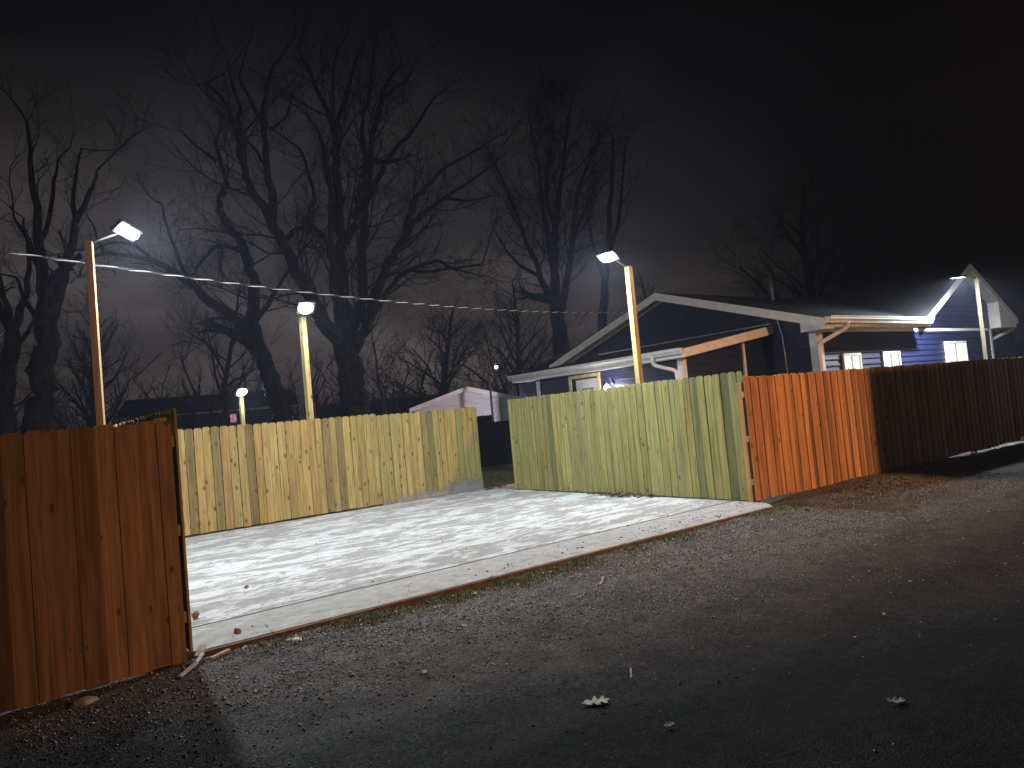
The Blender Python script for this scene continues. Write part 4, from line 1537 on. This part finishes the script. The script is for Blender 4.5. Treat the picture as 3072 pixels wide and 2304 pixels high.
rock('stone', 'reddish brown stone on the slab corner nearest the left fence', 'stone', 1.56, 6.30, 0, (.040, .034, .036), M['stone_red'], 1)
rock('stone', 'small reddish stone alone on the slab well inside the joint', 'stone', 2.12, 8.06, 0, (.032, .028, .026), M['stone_red'], 2)
rock('stone', 'pinkish stone half hidden by the end of the left fence', 'stone', 1.42, 7.18, 0, (.050, .045, .045), M['stone_red'], 3)
rock('stone', 'flat pale stone lying in the weeds below the slab edge', 'stone', 1.88, 5.80, -.05, (.085, .055, .022), M['stone_pale'], 4)
rock('stone', 'white pebble beside the weeds near the slab corner', 'stone', 1.60, 5.90, -.05, (.018, .015, .014), M['stone_pale'], 5)
rock('stone', 'dim tan rock below the nearest brown fence', 'stone', .40, 5.66, -.075, (.10, .06, .045), M['stone_tan'], 6)
rock('stone', 'lone small stone on the dim right part of the alley', 'stone', 5.03, 2.66, -.055, (.018, .016, .014), M['stone_pale'], 7)
R_ = random.Random(9)
for k, (x, y) in enumerate(((3.6, 5.78), (4.55, 5.83), (5.9, 5.80), (6.6, 5.76), (8.5, 5.72), (2.9, 5.72))):
    rock('grey_chip', 'small pale rubble chip among the weeds along the slab edge', 'stone', x, y, -.052, (R_.uniform(.02, .04), R_.uniform(.015, .03), .012), M['stone_pale'], 20+k, 'rubble chips along the slab edge')

def splinter(name, label, cat, pts, w, h, mat):
    b = MB()
    P = [Vector(p) for p in pts]
    for i in range(len(P)-1):
        b.bar(P[i], P[i+1], w*(1-.25*i), h)
    o = b.build(name, mat, bevel=.002)
    return tag(o, label, cat)
splinter('wood_scrap', 'split pale wood scrap pointing to the viewer at the left fence corner', 'wood scrap', [(.98, 5.62, -.030), (1.12, 5.79, -.018), (1.20, 5.90, .012)], .032, .012, M['stone_pale'])
splinter('wood_scrap', 'short pale wood scrap lying level at the left fence corner', 'wood scrap', [(1.24, 5.84, -.020), (1.40, 5.93, -.016)], .035, .014, M['stone_tan'])
splinter('wood_scrap', 'upright broken wood chip against the slab corner', 'wood scrap', [(1.17, 5.90, .0), (1.22, 5.98, .055)], .06, .014, M['stone_pale'])
splinter('stick', 'pale bent stick on the gravel in front of the slab', 'stick', [(4.44, 4.98, -.038), (4.54, 5.04, -.034), (4.66, 5.16, -.030)], .020, .015, M['stick'])
splinter('stick', 'short pale twig on the gravel above the oak leaf', 'stick', [(3.04, 3.20, -.050), (3.14, 3.30, -.046)], .011, .009, M['stick'])

LOBES = [(0, .03), (.10, .06), (.18, .20), (.24, .30), (.30, .26), (.33, .12), (.40, .14), (.48, .36), (.56, .44), (.60, .36), (.60, .16), (.68, .15), (.76, .34), (.84, .36), (.86, .24), (.83, .12), (.92, .10), (1.0, .0)]
def oak_leaf(label, x, y, size, yaw, curl, mat, seed, name='oak_leaf', group=None):
    R = random.Random(seed)
    b = MB()
    z0 = alley_height(x, y)+.012
    def pt(t, w):
        return (t*size-.5*size, w*size*R.uniform(.85, 1.1), curl*size*(w*w*1.5+(t-.5)**2*.8)+R.uniform(0, .004))
    mid = [pt(t, 0) for t, w in LOBES]
    le = [pt(t, w*.85) for t, w in LOBES]
    ri = [pt(t, -w*.85) for t, w in LOBES]
    n = len(LOBES)
    c, s = math.cos(yaw), math.sin(yaw)
    vs = [(p[0]*c-p[1]*s, p[0]*s+p[1]*c, p[2]) for p in mid+le+ri]
    fs = []
    for i in range(n-1):
        fs += [(i, i+1, n+i+1, n+i), (i+1, i, 2*n+i, 2*n+i+1)]
    b.add(vs, fs)
    o = b.build(name, mat)
    md = o.modifiers.new('thick', 'SOLIDIFY')
    md.thickness = .0012
    o.location = (x, y, z0)
    return tag(o, label, 'leaf', group)
oak_leaf('pale lobed oak leaf on the dark gravel, the brightest leaf', 2.63, 3.07, .165, -.45, .10, M['leaf'], 1)
oak_leaf('dim curled oak leaf on the dark gravel at the right', 3.67, 1.93, .10, -.9, .35, M['stone_tan'], 2)
oak_leaf('faint small oak leaf just right of and below the brightest leaf', 2.68, 2.58, .065, -.2, .4, M['stone_tan'], 3)
oak_leaf('pale leaf scrap on gravel left of the twig', 2.25, 4.35, .06, .8, .5, M['leaf'], 4)
oak_leaf('pale leaf scrap on the gravel below the weeds', 2.95, 4.95, .055, 1.9, .5, M['leaf'], 5)

def litter(name, cx, cy, sx, sy, n, seed, zf, mat):
    R = random.Random(seed)
    b = MB()
    for k in range(n):
        x, y = cx+R.gauss(0, sx), cy+R.gauss(0, sy)
        if name == 'leaf_litter' and x > 9.0:
            x = 9.0-abs(R.gauss(0, .03))
        s, a = R.uniform(.03, .07), R.uniform(0, 6.28)
        z = zf(x, y)+R.uniform(.002, .045 if name == 'leaf_litter' else .015)
        c, q = math.cos(a)*s, math.sin(a)*s
        t1, t2 = R.uniform(-.02, .02), R.uniform(-.02, .02)
        b.add([(x-c, y-q, z), (x+q*.45, y-c*.45, z+t1+.006), (x+c, y+q, z+t2), (x-q*.45, y+c*.45, z+.012)], [(0, 1, 2), (0, 2, 3)])
    o = b.build(name, mat)
    o['kind'] = 'stuff'
litter('leaf_litter', 8.90, 9.25, .09, .42, 120, 71, lambda x, y: 0, M['leaf_brown'])
litter('path_leaves', 9.0, 13.35, .35, .12, 30, 72, lambda x, y: 0, M['leaf_brown'])
litter('bank_leaves', 10.6, 5.65, .9, .25, 70, 73, alley_height, M['leaf_brown'])

def edge_litter():
    R = random.Random(77)
    b = MB()
    for k in range(260):
        x = R.uniform(1.3, 9.2)
        if R.random() > .45+.55*math.sin(x*2.3+.4)**2:
            continue
        y = 5.97-abs(R.gauss(0, .22))
        s, a = R.uniform(.008, .026), R.uniform(0, 6.28)
        z = alley_height(x, y)+R.uniform(.006, .022)
        c, q = math.cos(a)*s, math.sin(a)*s
        e = R.uniform(.25, .6)
        b.add([(x-c, y-q, z), (x+q*e, y-c*e, z+R.uniform(0, .008)), (x+c, y+q, z+R.uniform(-.004, .006)), (x-q*e, y+c*e, z+.006)], [(0, 1, 2), (0, 2, 3)])
    o = b.build('edge_litter', M['leaf'])
    o['kind'] = 'stuff'
edge_litter()

def crumbs():
    rng = np.random.default_rng(75)
    n = 900
    x = rng.uniform(1.3, 8.9, n)
    y = np.where(rng.random(n) < .75, 6.1+np.abs(rng.normal(0, .35, n)), rng.uniform(6.1, 13.3, n))
    keep = rng.random(n) < .15+.85*np.clip((x-3.5)/4, 0, 1)
    x, y = x[keep], np.minimum(y[keep], 13.3)
    n = len(x)
    s = np.exp(rng.normal(math.log(.006), .5, n)).clip(.003, .024)
    base = np.array([(1, 0, 0), (0, 1, 0), (-1, 0, 0), (0, -1, 0), (0, 0, .8), (0, 0, -.2)], float)
    fac = np.array([(0, 1, 4), (1, 2, 4), (2, 3, 4), (3, 0, 4), (1, 0, 5), (2, 1, 5), (3, 2, 5), (0, 3, 5)])
    P = base[None]*s[:, None, None]*rng.uniform(.6, 1.4, (n, 6, 1))
    V = (P+np.stack([x, y, s*.2], 1)[:, None]).reshape(-1, 3)
    F = (fac[None]+(np.arange(n)*6)[:, None, None]).reshape(-1, 3)
    o = big_mesh('slab_grit', V, F, M['leaf_brown'])
    o['kind'] = 'stuff'
crumbs()

# ------------------------------------------------------------------ thin night mist around the lamps
def build_haze():
    b = MB()
    b.box((-24, -20, -1.2), (68, 70, 24))
    m = bpy.data.materials.new('night_mist')
    m.use_nodes = True
    nt = m.node_tree
    nt.nodes.clear()
    v = nt.nodes.new('ShaderNodeVolumePrincipled')
    v.inputs['Color'].default_value = (.62, .72, 1.0, 1)
    v.inputs['Density'].default_value = HAZE
    v.inputs['Anisotropy'].default_value = .2
    o = nt.nodes.new('ShaderNodeOutputMaterial')
    nt.links.new(v.outputs[0], o.inputs['Volume'])
    h = b.build('haze', m)
    h['kind'] = 'stuff'
HAZE = .0014
build_haze()
